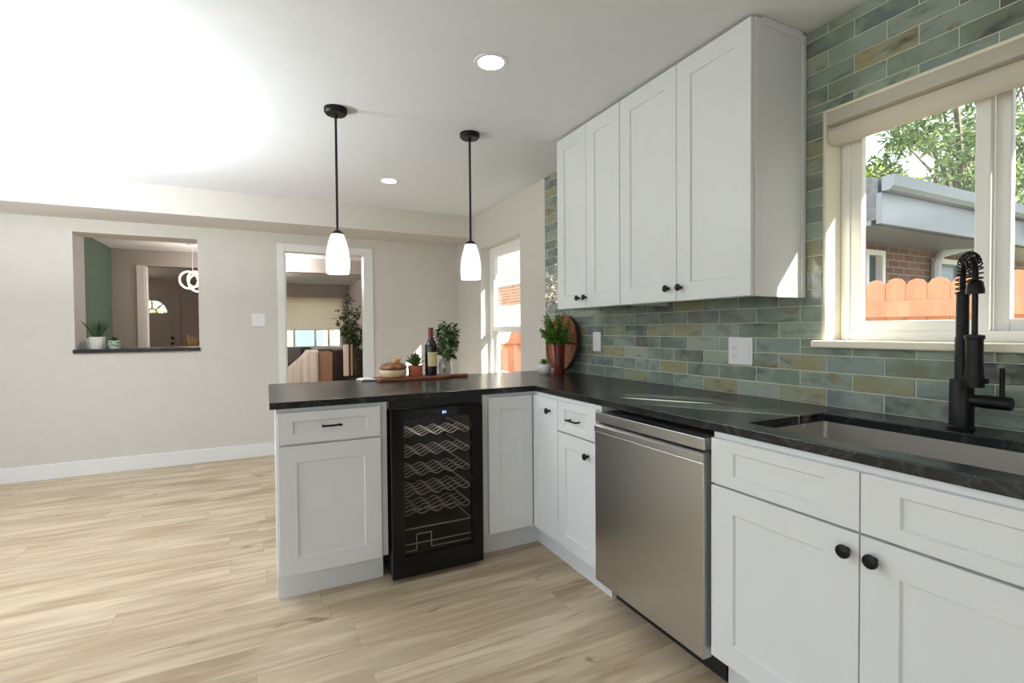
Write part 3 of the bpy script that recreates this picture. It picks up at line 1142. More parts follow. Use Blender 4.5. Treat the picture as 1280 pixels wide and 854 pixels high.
yard_tree('shade_tree', (25.0, 12.5, -.25), 8.4, 2.6, MT['leaf_tree'], 'sunny yellow green tree with loose foliage behind the neighbour roof', 9000, .30, seed=11)
yard_tree('shade_tree', (16.8, 7.6, -.25), 5.0, 1.6, MT['leaf_tree'], 'low yellow green tree between the sunny tree and the dark pine', 3200, .20, seed=12)
yard_tree('pine_tree', (12.0, 4.65, -.25), 7.6, 1.45, MT['leaf_pine'], 'dark green pine rising over the downspout of the neighbour house', 6000, .20, seed=13, needle=True)
yard_tree('pine_tree', (21.0, 6.3, -.25), 12.5, 2.8, MT['leaf_pine'], 'tall dark pine filling the sliding sash of the kitchen window', 6500, .32, seed=14, needle=True)


# ================================================================== CABINETS
def dmap(face, p):
    """face 'X': a door facing -X at X=p; face 'Y': a door facing -Y at Y=p. (u, n, z) -> point, n is depth behind the front."""
    if face == 'X':
        return lambda u, n, z: (p + n, u, z)
    return lambda u, n, z: (u, p + n, z)


def shaker(name, face, p, u0, u1, z0, z1, parent, stile=0.066, inset=0.008, th=0.02, gap=0.0015, mat=None, zst=None):
    mp = dmap(face, p)
    u0 += gap
    u1 -= gap
    z0 += gap
    z1 -= gap
    st, zs_ = stile, (zst or stile)
    e = .0045
    rects = [((u0, u1, z0, z1), th), ((u0, u1, z0, z1), .0012), ((u0 + .0012, u1 - .0012, z0 + .0012, z1 - .0012), 0.0),
             ((u0 + st, u1 - st, z0 + zs_, z1 - zs_), 0.0), ((u0 + st + e, u1 - st - e, z0 + zs_ + e, z1 - zs_ - e), inset)]
    V, F_ = [], []
    for (a, b, c, d), n in rects:
        for u, z in ((a, c), (b, c), (b, d), (a, d)):
            V.append(mp(u, n, z))
    for k in range(len(rects) - 1):
        for i in range(4):
            j = (i + 1) % 4
            F_.append((k * 4 + i, k * 4 + j, k * 4 + 4 + j, k * 4 + 4 + i))
    F_.append((0, 3, 2, 1))
    L = (len(rects) - 1) * 4
    F_.append((L, L + 1, L + 2, L + 3))
    return MB().add(V, F_).build(name, mat or MT['cabinet'], parent)


def knob(face, p, u, z, parent, r=0.016):
    prof = [(0.0, 0.0), (.0075, 0.0), (.0055, -.006), (.0055, -.012), (r * .75, -.017), (r, -.021), (r * .96, -.026), (r * .55, -.029), (0, -.0295)]
    prof = [(a, b + .001) for a, b in prof]
    m = MB()
    if face == 'X':
        m.lathe(prof, (p, u, z), 'X', 20)
    else:
        m.lathe(prof, (u, p, z), 'Y', 20)
    return m.build('knob', MT['black_metal'], parent, smooth=True)


def bar_pull(face, p, u, z, parent, L=0.10):
    m = MB()
    mp = dmap(face, p)
    pts = [mp(u - L / 2, -.026, z), mp(u + L / 2, -.026, z)]
    m.tube(pts, .0048, 10)
    for s in (-1, 1):
        m.tube([mp(u + s * L * .40, -.026, z), mp(u + s * L * .40, .001, z)], .0042, 8)
    return m.build('pull', MT['black_metal'], parent, smooth=True)


XB, YB = 1.316, 2.384       # fronts of the doors
ZT, ZD = 0.866, 0.134       # top and foot of the doors
ZS = 0.882                  # underside of the worktop
DEP = 1.985

# --- peninsula cabinet with one drawer and one door
c = empty('base_cabinet', (0.27, 2.70, 0), 'white cabinet with drawer and door at the free end of the peninsula', 'cabinet')
m = MB().box(0.032, 0.517, YB + .02, 2.98, 0.134, ZS)
m.build('body', MT['cabinet'], c)
MB().box(0.032, 0.505, 2.47, 2.97, 0, 0.134).build('toe_kick', MT['cabinet'], c)
dr = shaker('drawer', 'Y', YB, 0.037, 0.486, 0.722, ZT, c, stile=0.062, zst=.040)
bar_pull('Y', YB, 0.262, 0.797, dr, .088)
shaker('door', 'Y', YB, 0.037, 0.486, ZD, 0.716, c, stile=0.075)
# --- peninsula corner door and blind corner
c = empty('base_cabinet', (1.55, 2.75, 0), 'white corner cabinet beside the wine cooler with a knob on one door', 'cabinet')
m = MB()
m.box(1.022, DEP, YB + .02, 2.98, 0.134, ZS)
m.box(XB + .02, DEP, 2.128, YB + .02, 0.134, ZS)
m.build('body', MT['cabinet'], c)
m = MB()
m.box(1.022, 1.42, 2.47, 2.97, 0, .134)
m.box(1.392, 1.42, 2.128, 2.47, 0, .134)
m.build('toe_kick', MT['cabinet'], c)
shaker('door', 'Y', YB, 1.047, XB - .002, ZD, ZT, c, stile=0.066)
d = shaker('door', 'X', XB, 2.128, YB - .002, ZD, ZT, c, stile=0.062)
knob('X', XB, 2.205, 0.801, d)
# --- narrow drawer cabinet
c = empty('base_cabinet', (1.65, 1.96, 0), 'narrow white cabinet with drawer over door next to the dishwasher', 'cabinet')
MB().box(XB + .02, DEP, 1.786, 2.128, .134, ZS).build('body', MT['cabinet'], c)
MB().box(1.392, 1.42, 1.79, 2.128, 0, .134).build('toe_kick', MT['cabinet'], c)
dr = shaker('drawer', 'X', XB, 1.803, 2.126, 0.713, ZT, c, stile=0.062, zst=.036)
bar_pull('X', XB, 1.968, 0.785, dr, .095)
d = shaker('door', 'X', XB, 1.803, 2.126, ZD, 0.709, c, stile=0.066)
knob('X', XB, 1.862, 0.640, d)
# --- sink cabinet
c = empty('sink_cabinet', (1.65, 0.74, 0), 'wide white sink cabinet with two doors under the black faucet', 'cabinet')
sb0, sb1, sm = 0.255, 1.168, 0.707
m = MB()
m.box(XB + .02, XB + .045, sb0, sb1, .134, ZS)
m.box(XB + .045, DEP, sb0, sb0 + .018, .134, ZS)
m.box(XB + .045, DEP, sb1 - .018, sb1, .134, ZS)
m.box(XB + .045, DEP, sb0 + .018, sb1 - .018, .134, .152)
m.box(DEP - .012, DEP, sb0 + .018, sb1 - .018, .152, ZS)
m.build('body', MT['cabinet'], c)
MB().box(1.392, 1.42, sb0, 1.158, 0, .134).build('toe_kick', MT['cabinet'], c)
for u0, u1 in ((sm, 1.166), (sb0 + .002, sm)):
    shaker('drawer', 'X', XB, u0, u1, 0.714, ZT, c, stile=0.085, zst=.036)
    d = shaker('door', 'X', XB, u0, u1, ZD, 0.710, c, stile=0.085, zst=.075)
    knob('X', XB, 0.735 if u0 == sm else 0.672, 0.660, d, .0175)
# --- next unit towards the camera (mostly out of frame)
c = empty('base_cabinet', (1.65, 0.0, 0), 'white base cabinet past the sink cabinet at the edge of the view', 'cabinet')
MB().box(XB + .02, DEP, -0.6, sb0, .134, ZS).build('body', MT['cabinet'], c)
MB().box(1.392, 1.42, -0.6, sb0, 0, .134).build('toe_kick', MT['cabinet'], c)
shaker('drawer', 'X', XB, -0.2, sb0 - .002, 0.714, ZT, c, stile=0.085, zst=.036)
shaker('door', 'X', XB, -0.2, sb0 - .002, ZD, 0.710, c, stile=0.085)

# --- wall cabinets
XU = 1.663
ZU0, ZU1 = 1.348, 2.408


def wall_cabinet(y0, ymid, y1, label, k0, k1, end):
    c = empty('wall_cabinet', (1.83, (y0 + y1) / 2, ZU0), label, 'cabinet', None)
    m = MB()
    m.box(XU + .021, DEP, y0, y0 + .018, ZU0, ZU1)
    m.box(XU + .021, DEP, y1 - .018, y1, ZU0, ZU1)
    m.box(XU + .021, DEP, y0 + .018, y1 - .018, ZU0 + .022, ZU0 + .04)
    m.box(XU + .021, DEP, y0 + .018, y1 - .018, ZU1 - .018, ZU1)
    m.box(DEP - .01, DEP, y0 + .018, y1 - .018, ZU0 + .04, ZU1 - .018)
    m.box(XU + .021, XU + .04, y0 + .018, y1 - .018, ZU0, ZU0 + .04)
    m.build('body', MT['cabinet'], c)
    d = shaker('door', 'X', XU, ymid, y1 - .001, ZU0, ZU1, c, stile=.078)
    knob('X', XU, k0, 1.408, d)
    d = shaker('door', 'X', XU, y0 + .001, ymid, ZU0, ZU1, c, stile=.078)
    knob('X', XU, k1, 1.408, d)
    if end:
        m = MB()
        m.box(XU + .021, XU + .058, y0 - .003, y0, ZU0, ZU1)
        m.box(DEP - .022, DEP, y0 - .006, y0, ZU0, ZU1)
        m.box(XU + .058, DEP - .022, y0 - .006, y0, ZU1 - .022, ZU1 + .010)
        m.build('end_trim', MT['cabinet'], c, bevel=.0015)
    return c


wall_cabinet(2.063, 2.366, 2.680, 'white two-door wall cabinet over the potted bush and round tray', 2.437, 2.380 - .014, False)
wall_cabinet(1.283, 1.666, 2.063, 'white two-door wall cabinet whose bare side faces the kitchen window', 1.715, 1.638, True)

# --- worktop
XC, YC = 1.326, 2.378
YCB = 3.237
CUT = (1.415, 1.818, 0.335, 1.100)
xs = [0.008, XC, CUT[0], CUT[1], XT - .001]
ys_ = [-0.6, CUT[2], CUT[3], YC, YCB]


def ctf(i, j):
    if j == 3:
        return True
    if i == 0:
        return False
    return not (i == 2 and j == 1)


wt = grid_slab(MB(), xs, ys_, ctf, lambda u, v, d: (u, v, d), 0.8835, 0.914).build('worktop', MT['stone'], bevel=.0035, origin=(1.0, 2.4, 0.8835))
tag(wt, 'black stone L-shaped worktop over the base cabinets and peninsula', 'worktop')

# --- sink basin
def rrect(x0, x1, y0, y1, r, n=5):
    out = []
    for cx_, cy_, a0 in ((x1 - r, y1 - r, 0), (x0 + r, y1 - r, 90), (x0 + r, y0 + r, 180), (x1 - r, y0 + r, 270)):
        for k in range(n + 1):
            an = math.radians(a0 + 90 * k / n)
            out.append((cx_ + r * math.cos(an), cy_ + r * math.sin(an)))
    return out


sk = empty('sink', (1.62, 0.72, 0.66), 'stainless undermount sink basin below the black faucet', 'sink')
loops = []
b0, b1, b2, b3 = CUT[0] - .004, CUT[1] + .004, CUT[2] - .004, CUT[3] + .004
for (g, z, r) in ((-.018, .8822, .03), (0, .8822, .022), (0.001, .70, .022), (.012, .668, .03), (.03, .655, .03), (.16, .651, .03), ):
    loops.append([(x, y, z) for x, y in rrect(b0 + g, b1 - g, b2 + g, b3 - g, r)])
m = MB()
V, F_ = [], []
n = len(loops[0])
for L in loops:
    V += L
for k in range(len(loops) - 1):
    for i in range(n):
        j = (i + 1) % n
        F_.append((k * n + i, k * n + j, (k + 1) * n + j, (k + 1) * n + i))
F_.append([(len(loops) - 1) * n + i for i in range(n)])
m.add(V, F_)
so = m.build('basin', MT['sink_steel'], sk, smooth=True)
md = so.modifiers.new('thick', 'SOLIDIFY')
md.thickness = .0015
md.offset = 1
MB().lathe([(.0, .6525), (.03, .6525), (.044, .6535), (.045, .656), (.042, .657), (.0, .656)], (1.66, .72, 0), 'Z', 24).build('drain', MT['wire'], sk, smooth=True)

# --- faucet
fa = empty('faucet', (1.893, 0.732, 0.914), 'matte black spring faucet standing behind the sink', 'faucet')
FX, FY = 1.893, 0.732
m = MB()
m.lathe([(.0, .914), (.033, .914), (.034, .920), (.0295, .924), (.0290, 1.062), (.027, 1.065), (.0175, 1.066), (.0175, 1.190), (.0158, 1.194), (.0152, 1.328), (.012, 1.331), (.0, 1.331)], (FX, FY, 0), 'Z', 24)
m.build('column', MT['black_metal'], fa, smooth=True)
m = MB()
m.lathe([(.0, 0), (.0185, 0), (.0185, -.030), (.0195, -.0305), (.0195, -.090), (.018, -.095), (0, -.095)], (FX, FY - .018, 1.003), 'Y', 20)
m.build('mixer_barrel', MT['black_metal'], fa, smooth=True)
m = MB()
m.tube([(FX, FY - .092, 1.01), (FX, FY - .092, 1.105)], [.0062, .0058], 10)
m.build('lever', MT['black_metal'], fa, smooth=True)
dirv = Vector((-.09, -.064, 0)).normalized()
span = 0.105
path = []
P0 = Vector((FX, FY, 1.32))
for k in range(4):
    path.append(P0 + Vector((0, 0, .018 * k)))
zc = 1.374
for k in range(1, 17):
    an = PI - PI * k / 16
    path.append(Vector((FX, FY, zc)) + dirv * (span / 2 + span / 2 * math.cos(an)) + Vector((0, 0, math.sin(an) * span * .50)))
path.append(Vector((FX, FY, 1.352)) + dirv * span)
path.append(Vector((FX, FY, 1.340)) + dirv * span)
MB().tube(path, .0075, 10).build('hose', MT['black_metal'], fa, smooth=True)
# the coil round the hose
dense = []
for i in range(len(path) - 1):
    for k in range(24):
        dense.append(path[i].lerp(path[i + 1], k / 24))
dist = 0
coil = []
prev = dense[0]
side = Vector((-dirv.y, dirv.x, 0))
for i, q in enumerate(dense):
    dist += (q - prev).length
    prev = q
    t_ = (dense[min(i + 1, len(dense) - 1)] - dense[max(i - 1, 0)]).normalized()
    nn = t_.cross(side).normalized()
    ph = dist / .0135 * 2 * PI
    coil.append(q + (side * math.cos(ph) + nn * math.sin(ph)) * .0165)
MB().tube(coil, .0023, 6).build('spring', MT['black_metal'], fa, smooth=True)
SP = Vector((FX, FY, 0)) + dirv * span
m = MB()
m.lathe([(.0, 1.318), (.0205, 1.318), (.021, 1.33), (.0165, 1.352), (.012, 1.356), (0, 1.356)], (SP.x, SP.y, 0), 'Z', 20)
m.build('collar', MT['black_metal'], fa, smooth=True)
MB().tube([(SP.x, SP.y, 1.32), (SP.x, SP.y, 1.19)], .0072, 10).build('spray_hose', MT['black_metal'], fa, smooth=True)
m = MB()
m.lathe([(.0, 1.052), (.0225, 1.052), (.0215, 1.085), (.0195, 1.12), (.0195, 1.188), (.0225, 1.19), (.0225, 1.20), (.009, 1.203), (0, 1.203)], (SP.x, SP.y, 0), 'Z', 20)
m.build('spray_head', MT['black_metal'], fa, smooth=True)
m = MB()
m.tube([(FX, FY, 1.073), (SP.x, SP.y, 1.073)], .0075, 8)
m.lathe([(.0235, 1.064), (.031, 1.064), (.031, 1.078), (.0235, 1.078), (.0235, 1.064)], (SP.x, SP.y, 0), 'Z', 20)
m.build('spray_holder', MT['black_metal'], fa, smooth=True)

# --- dishwasher
dw = empty('dishwasher', (1.62, 1.48, 0), 'stainless dishwasher with pocket handle between the white base cabinets', 'dishwasher')
y0, y1 = 1.178, 1.783
XD = 1.296
MB().box(XD + .045, 1.95, y0 + .004, y1 - .004, .135, .858).build('tub', MT['charcoal'], dw)
MB().box(1.41, 1.45, y0 + .004, y1 - .004, 0.0, .13).build('toe_panel', MT['black_plastic'], dw)
m = MB()
m.box(XD, XD + .04, y0, y1, .112, .776)
m.build('door', MT['steel'], dw, bevel=.003)
m = MB()
m.prism([(XD - .004, .779), (XD + .004, .775), (XD + .035, .775), (XD + .035, .800), (XD + .022, .812), (XD + .004, .808), (XD - .004, .800)], 'Y', y0 + .001, y1 - .001)
m.build('pocket_handle', MT['steel'], dw, smooth=True)
MB().box(XD + .004, XD + .04, y0, y1, .818, .859).build('control_strip', MT['steel'], dw, bevel=.002)
MB().box(XD + .028, XD + .04, y0 + .003, y1 - .003, .79, .83).build('pocket', MT['slot'], dw)

# --- wine cooler
wc = empty('wine_cooler', (0.765, 2.66, 0), 'black glass-door wine cooler with wavy wire racks built into the peninsula', 'wine cooler')
a0, a1 = 0.527, 1.000
YK = 2.352
m = MB()
yb0 = YK + .045
m.box(a0 + .004, a0 + .03, yb0, 2.95, .02, .838)
m.box(a1 - .03, a1 - .004, yb0, 2.95, .02, .838)
m.box(a0 + .03, a1 - .03, yb0, 2.95, .02, .05)
m.box(a0 + .03, a1 - .03, yb0, 2.95, .80, .838)
m.box(a0 + .03, a1 - .03, 2.92, 2.95, .05, .80)
m.build('body', MT['black_plastic'], wc)
m = MB()
m.box(a0 + .03, a0 + .034, yb0 + .01, 2.92, .05, .80)
m.box(a1 - .034, a1 - .03, yb0 + .01, 2.92, .05, .80)
m.box(a0 + .034, a1 - .034, 2.915, 2.92, .05, .80)
m.box(a0 + .034, a1 - .034, yb0 + .01, 2.915, .05, .055)
m.box(a0 + .034, a1 - .034, yb0 + .01, 2.915, .796, .80)
m.build('liner', MT['charcoal'], wc)
for fx_ in (a0 + .05, a1 - .05):
    for fy_ in (2.44, 2.90):
        MB().lathe([(0, 0), (.016, 0), (.016, .01), (.010, .021), (0, .021)], (fx_, fy_, 0), 'Z', 12).build('foot', MT['black_plastic'], wc)
MB().box(a0 + .002, a1 + .012, YK + .046, YK + .06, .8425, .8830).build('gap_shade_strip', MT['black_plastic'], wc)  # black strip stands in for the shade of the gap above
g0, g1, gz0, gz1 = a0 + .062, a1 - .058, .118, .790
dd = grid_slab(MB(), [a0, g0, g1, a1], [.022, gz0, gz1, .842], lambda i, j: not (i == 1 and j == 1), lambda u, v, d: (u, d, v), YK, YK + .042).build('door', MT['black_gloss'], wc, bevel=.003)
MB().box(g0 - .004, g1 + .004, YK + .004, YK + .009, gz0 - .004, gz1 + .004).build('pane', MT['tint_pane'], dd)
MB().box(.735, .86, YK - .0008, YK + .002, .806, .826).build('display', MT['black_plastic'], dd)
m = MB()


def seg7(x, z, w, h, on):
    t_ = .0018
    segs = {'a': (0, w, h, h), 'd': (0, w, 0, 0), 'g': (0, w, h / 2, h / 2), 'f': (0, 0, h / 2, h), 'b': (w, w, h / 2, h), 'e': (0, 0, 0, h / 2), 'c': (w, w, 0, h / 2)}
    for s in on:
        p, q, r_, t2 = segs[s]
        m.box(x + p - t_ / 2, x + q + t_ / 2, YK - .0016, YK - .0006, z + r_ - t_ / 2, z + t2 + t_ / 2)


seg7(.783, .8105, .006, .011, 'afgcd')
seg7(.794, .8105, .006, .011, 'fgbc')
m.build('digits', MT['digits'], dd)
lamp('cooler_fill', 'POINT', (.765, YK + .075, .780), .55, (1, .93, .84), .012)  # small lamp added inside to brighten the wire racks
for k, zz in enumerate((.700, .600, .500, .400, .305)):
    m = MB()
    for q in range(5):
        yy = yb0 + .03 + q * .048
        pts = []
        for i in range(61):
            u = i / 60
            pts.append((a0 + .036 + u * (a1 - a0 - .072), yy, zz + .0075 * math.sin(u * 2 * PI * 5.2)))
        m.tube(pts, .0028, 6)
    for s in (a0 + .035, a1 - .038):
        m.box(s, s + .003, yb0 + .02, yb0 + .42, zz - .004, zz + .004)
    m.build('wire_shelf', MT['wire'], wc, smooth=True)
m = MB()
yy = yb0 + .03
xl, xr = a0 + .036, a1 - .036
m.tube([(xl, yy, .228), (xr, yy, .228)], .003, 6)
m.tube([(xl, yy + .25, .228), (xr, yy + .25, .228)], .003, 6)
m.tube([(xl, yy, .150), (xr, yy, .150)], .003, 6)
m.tube([(xl, yy - .004, .117 + .0), (a0 + .135, yy - .004, .117), (a0 + .137, yy - .004, .119), (a0 + .137, yy - .004, .196), (a0 + .139, yy - .004, .198),
        (a0 + .212, yy - .004, .198), (a0 + .214, yy - .004, .196), (a0 + .214, yy - .004, .124), (a0 + .216, yy - .004, .122), (xr, yy - .004, .122)], .0028, 6)
for xx in (xl + .002, xr - .002):
    m.tube([(xx, yy, .228), (xx, yy + .25, .228)], .003, 6)
    m.tube([(xx, yy, .100), (xx, yy, .228)], .003, 6)
m.build('wire_basket', MT['wire'], wc, smooth=True)

# ================================================================== PLATES
def outlet_plate(name, y, z, w, h, label, kind):
    o = empty(name, (XT, y, z), label, 'outlet' if kind != 'switch' else 'switch')
    MB().box(XT - .0072, XT - .0012, y - w / 2, y + w / 2, z - h / 2, z + h / 2).build('cover_plate', MT['plate'], o, bevel=.0025)
    return o


o = outlet_plate('outlet', 1.587, 1.117, .130, .128, 'white two-gang outlet and rocker plate on the green tile near the window', 'combo')
MB().box(XT - .0100, XT - .0066, 1.587 + .012, 1.587 + .048, 1.117 - .034, 1.117 + .034).build('socket', MT['plate'], o, bevel=.001)
for zz in (-.018, .016):
    m = MB()
    m.box(XT - .0104, XT - .0094, 1.587 + .022, 1.587 + .024, 1.117 + zz - .004, 1.117 + zz + .004)
    m.box(XT - .0104, XT - .0094, 1.587 + .035, 1.587 + .037, 1.117 + zz - .004, 1.117 + zz + .004)
    m.box(XT - .0104, XT - .0094, 1.587 + .028, 1.587 + .031, 1.117 + zz - .010, 1.117 + zz - .007)
    m.build('socket_slot', MT['slot'], o)
MB().box(XT - .0110, XT - .0066, 1.587 - .048, 1.587 - .012, 1.117 - .034, 1.117 + .034).build('rocker', MT['plate'], o, bevel=.001)
o = outlet_plate('outlet', 2.702, 1.139, .086, .130, 'white single outlet plate on the green tile beside the round tray', 'single')
MB().box(XT - .0100, XT - .0066, 2.702 - .018, 2.702 + .018, 1.139 - .034, 1.139 + .034).build('socket', MT['plate'], o, bevel=.001)
o = empty('light_switch', (-.062, YF, 1.336), 'white two-rocker light switch on the wall between pass-through and doorway', 'switch')
MB().box(-.122, -.003, YF - .007, YF, 1.272, 1.400).build('cover_plate', MT['plate'], o, bevel=.0025)
for xx in (-.085, -.039):
    MB().box(xx - .017, xx + .017, YF - .0105, YF - .0065, 1.303, 1.369).build('rocker', MT['plate'], o, bevel=.001)

# ================================================================== LAMPS
def copy_tree(o, parent=None):
    c = o.copy()
    COL.objects.link(c)
    if parent is not None:
        c.parent = parent
    for ch in list(o.children):
        copy_tree(ch, c)
    return c


pe = empty('pendant_lamp', (0, 0, ZC), 'black stem pendant lamp with white glass shade in front of the doorway', 'pendant lamp', 'pendant lamps over the peninsula')
m = MB()
m.lathe([(0, ZC), (.060, ZC), (.060, ZC - .020), (.052, ZC - .030), (.012, ZC - .032), (.010, ZC - .045), (0, ZC - .045)], (0, 0, 0), 'Z', 28)
m.build('canopy', MT['black_metal'], pe, smooth=True)
MB().tube([(0, 0, ZC - .04), (0, 0, 1.765)], .0065, 10).build('stem', MT['black_metal'], pe, smooth=True)
MB().lathe([(0, 1.772), (.012, 1.770), (.034, 1.754), (.037, 1.748), (0, 1.747)], (0, 0, 0), 'Z', 24).build('shade_cap', MT['black_metal'], pe, smooth=True)
pr = [(.034, 1.7475), (.042, 1.722), (.051, 1.69), (.0585, 1.65), (.0625, 1.61), (.063, 1.585), (.0615, 1.56), (.0585, 1.534)]
prof = pr + [(r - .003, z) for r, z in pr[::-1]] + [pr[0]]
MB().lathe(prof, (0, 0, 0), 'Z', 32).build('shade', MT['opal'], pe, smooth=True)
MB().lathe([(0, 1.60), (.018, 1.605), (.028, 1.63), (.024, 1.66), (.013, 1.69), (.013, 1.747), (0, 1.747)], (0, 0, 0), 'Z', 16).build('bulb', emit('pendant_bulb', (1, 0.97, 0.92), 8), pe, smooth=True)
pe2 = copy_tree(pe)
pe.location = (0.355, 2.815, ZC)
pe2.location = (1.132, 2.825, ZC)
pe2['label'] = 'black stem pendant lamp with white glass shade near the window wall'
for x, y in ((0.355, 2.815), (1.132, 2.825)):
    lamp('pendant_glow', 'POINT', (x, y, 1.575), 2.4, (1, .96, .9), .03)

dl = empty('recessed_light', (0, 0, ZC), 'large round recessed ceiling light in front of the wall cabinets', 'ceiling light', 'recessed ceiling lights')
MB().lathe([(.058, ZC - .0035), (.074, ZC - .004), (.077, ZC - .0005), (.058, ZC - .0005), (.058, ZC - .0035)], (0, 0, 0), 'Z', 32).build('trim_ring', MT['trim'], dl, smooth=True)
MB().lathe([(0, ZC - .0030), (.0585, ZC - .0030), (.0585, ZC - .0006), (0, ZC - .0006)], (0, 0, 0), 'Z', 32).build('diffuser', MT['disc'], dl)
dl2 = copy_tree(dl)
dl.location = (0.919, 2.03, ZC)
dl2.location = (0.901, 3.98, ZC)
dl2['label'] = 'recessed ceiling light beyond the pendant lamps toward the doorway'
# ================================================================== THINGS ON THE PENINSULA
ZW = 0.9142
BT = ZW + .019
bd = empty('cutting_board', (0.85, 3.10, ZW), 'long reddish wooden paddle board lying on the black peninsula', 'cutting board')
poly = [(0.612, 3.005), (1.00, 3.005), (1.045, 3.02), (1.075, 3.05), (1.10, 3.062), (1.19, 3.058), (1.203, 3.07), (1.203, 3.10), (1.19, 3.112),
        (1.10, 3.108), (1.075, 3.12), (1.045, 3.165), (1.00, 3.185), (0.612, 3.185), (0.602, 3.17), (0.602, 3.02)]
MB().prism(poly, 'Z', ZW, BT).build('board', MT['board'], bd, bevel=.004)
MB().lathe([(0, 0), (.0085, 0), (.0085, .0006), (0, .0006)], (1.180, 3.085, BT), 'Z', 14).build('hanging_hole', MT['slot'], bd)

# lidded crock
ck = empty('lidded_crock', (0.712, 3.10, BT), 'cream crock with brown pumpkin lid and wooden stalk on the paddle board', 'crock')
cx_, cy_ = 0.712, 3.10
MB().lathe([(0, BT), (.066, BT), (.078, BT + .006), (.084, BT + .022), (.0835, BT + .038), (.077, BT + .050), (0, BT + .050)], (cx_, cy_, 0), 'Z', 32).build('bowl', MT['cream_ceramic'], ck, smooth=True)
MB().lathe([(0, BT + .050), (.080, BT + .050), (.083, BT + .058), (.079, BT + .070), (.066, BT + .080), (.040, BT + .088), (.015, BT + .086), (0, BT + .085)], (cx_, cy_, 0), 'Z', 48, lobes=10, lobe_amp=.055).build('lid', MT['pumpkin'], ck, smooth=True)
m = MB()
m.lathe([(0, 0), (.014, -.004), (.022, .006), (.024, .018), (.016, .034), (.009, .044), (.006, .052), (0, .053)], (0, 0, 0), 'Z', 20)
Mx = Matrix.Translation((cx_ - .005, cy_ - .030, BT + .088)) @ Matrix.Rotation(math.radians(60), 4, 'Y')
m.v = [Mx @ v for v in m.v]
m.build('gourd_knob', MT['gourd'], ck, smooth=True)
MB().tube([(cx_, cy_, BT + .080), (cx_ + .002, cy_, BT + .100), (cx_ + .010, cy_ - .004, BT + .116)], [.008, .006, .005], 8).build('stalk', MT['dark_wood'], ck, smooth=True)


def rosette(m, c, n, L, Wd, tiers, up0, up1, seed):
    r = random.Random(seed)
    for t_ in range(tiers):
        f = t_ / max(1, tiers - 1)
        el = math.radians(up0 + (up1 - up0) * f)
        for k in range(n):
            an = 2 * PI * (k + .5 * (t_ % 2)) / n + r.uniform(-.15, .15)
            d = Vector((math.cos(an) * math.cos(el), math.sin(an) * math.cos(el), math.sin(el)))
            m.leaf(Vector(c) + Vector((math.cos(an), math.sin(an), 0)) * .004 + Vector((0, 0, .006 * t_)), d, (0, 0, 1), L * (1 - .15 * f) * r.uniform(.85, 1.1), Wd, .3, rnd=max(.001, r.random()))


tp = empty('potted_succulent', (0.853, 3.098, BT), 'spiky green succulent in a terracotta pot between crock and wine bottle', 'plant')
cx_, cy_ = 0.853, 3.098
MB().lathe([(0, BT), (.040, BT), (.043, BT + .004), (.045, BT + .040), (.047, BT + .066), (.043, BT + .066), (.042, BT + .056), (0, BT + .056)], (cx_, cy_, 0), 'Z', 28).build('pot', MT['terracotta'], tp, smooth=True)
MB().lathe([(0, BT + .0565), (.042, BT + .0565), (.03, BT + .060), (0, BT + .061)], (cx_, cy_, 0), 'Z', 20).build('soil', MT['soil'], tp)
m = MB()
rosette(m, (cx_, cy_, BT + .058), 9, .088, .024, 4, 34, 84, 4)
m.build('leaves', MT['leaf_aloe'], tp, recalc=False)

wbt = empty('wine_bottle', (0.953, 3.085, BT), 'dark wine bottle with red capsule and cream label on the paddle board', 'bottle')
cx_, cy_ = 0.953, 3.085
MB().lathe([(0, BT + .004), (.030, BT), (.0375, BT + .003), (.0385, BT + .010), (.0385, BT + .185), (.036, BT + .200), (.026, BT + .222), (.0165, BT + .238), (.0145, BT + .248), (.0140, BT + .300), (0, BT + .300)], (cx_, cy_, 0), 'Z', 32).build('bottle_glass', MT['bottle'], wbt, smooth=True)
MB().lathe([(.0152, BT + .238), (.0152, BT + .288), (.0165, BT + .289), (.0165, BT + .305), (.0150, BT + .308), (0, BT + .308), ], (cx_, cy_, 0), 'Z', 24).build('capsule', MT['foil'], wbt, smooth=True)
m = MB()
V, F_ = [], []
base = math.atan2(-cy_, -cx_) + .42
for k in range(15):
    an = base - .95 + 1.9 * k / 14
    for z_ in (BT + .060, BT + .150):
        V.append((cx_ + .0391 * math.cos(an), cy_ + .0391 * math.sin(an), z_))
for k in range(14):
    F_.append((2 * k, 2 * k + 2, 2 * k + 3, 2 * k + 1))
m.add(V, F_).build('paper_label', MT['label'], wbt, smooth=True)

gv = empty('vase_plant', (1.056, 3.105, BT), 'clear glass vase of dark leafy cuttings at the handle end of the board', 'plant')
cx_, cy_ = 1.050, 3.095
gv.location = (cx_, cy_, BT)
pr = [(.034, BT + .0005), (.040, BT + .004), (.0465, BT + .030), (.044, BT + .065), (.036, BT + .100)]
prof = [(0, BT + .0005)] + pr + [(r - .0022, z) for r, z in pr[::-1][:-1]] + [(0, BT + .006)]
MB().lathe(prof, (cx_, cy_, 0), 'Z', 28).build('vase', MT['vase_glass'], gv, smooth=True)
m = MB()
lf = MB()
rr = random.Random(21)
for k in range(9):
    an = rr.uniform(0, 2 * PI)
    top = Vector((cx_ + .012 + rr.uniform(-.055, .055), cy_ + rr.uniform(-.045, .055), BT + rr.uniform(.16, .345)))
    p0 = Vector((cx_ + rr.uniform(-.015, .015), cy_ + rr.uniform(-.015, .015), BT + .012))
    p1 = Vector((cx_ + (top.x - cx_) * .3, cy_ + (top.y - cy_) * .3, BT + .12))
    m.tube([p0, p1, top], [.0018, .0016, .001], 5)
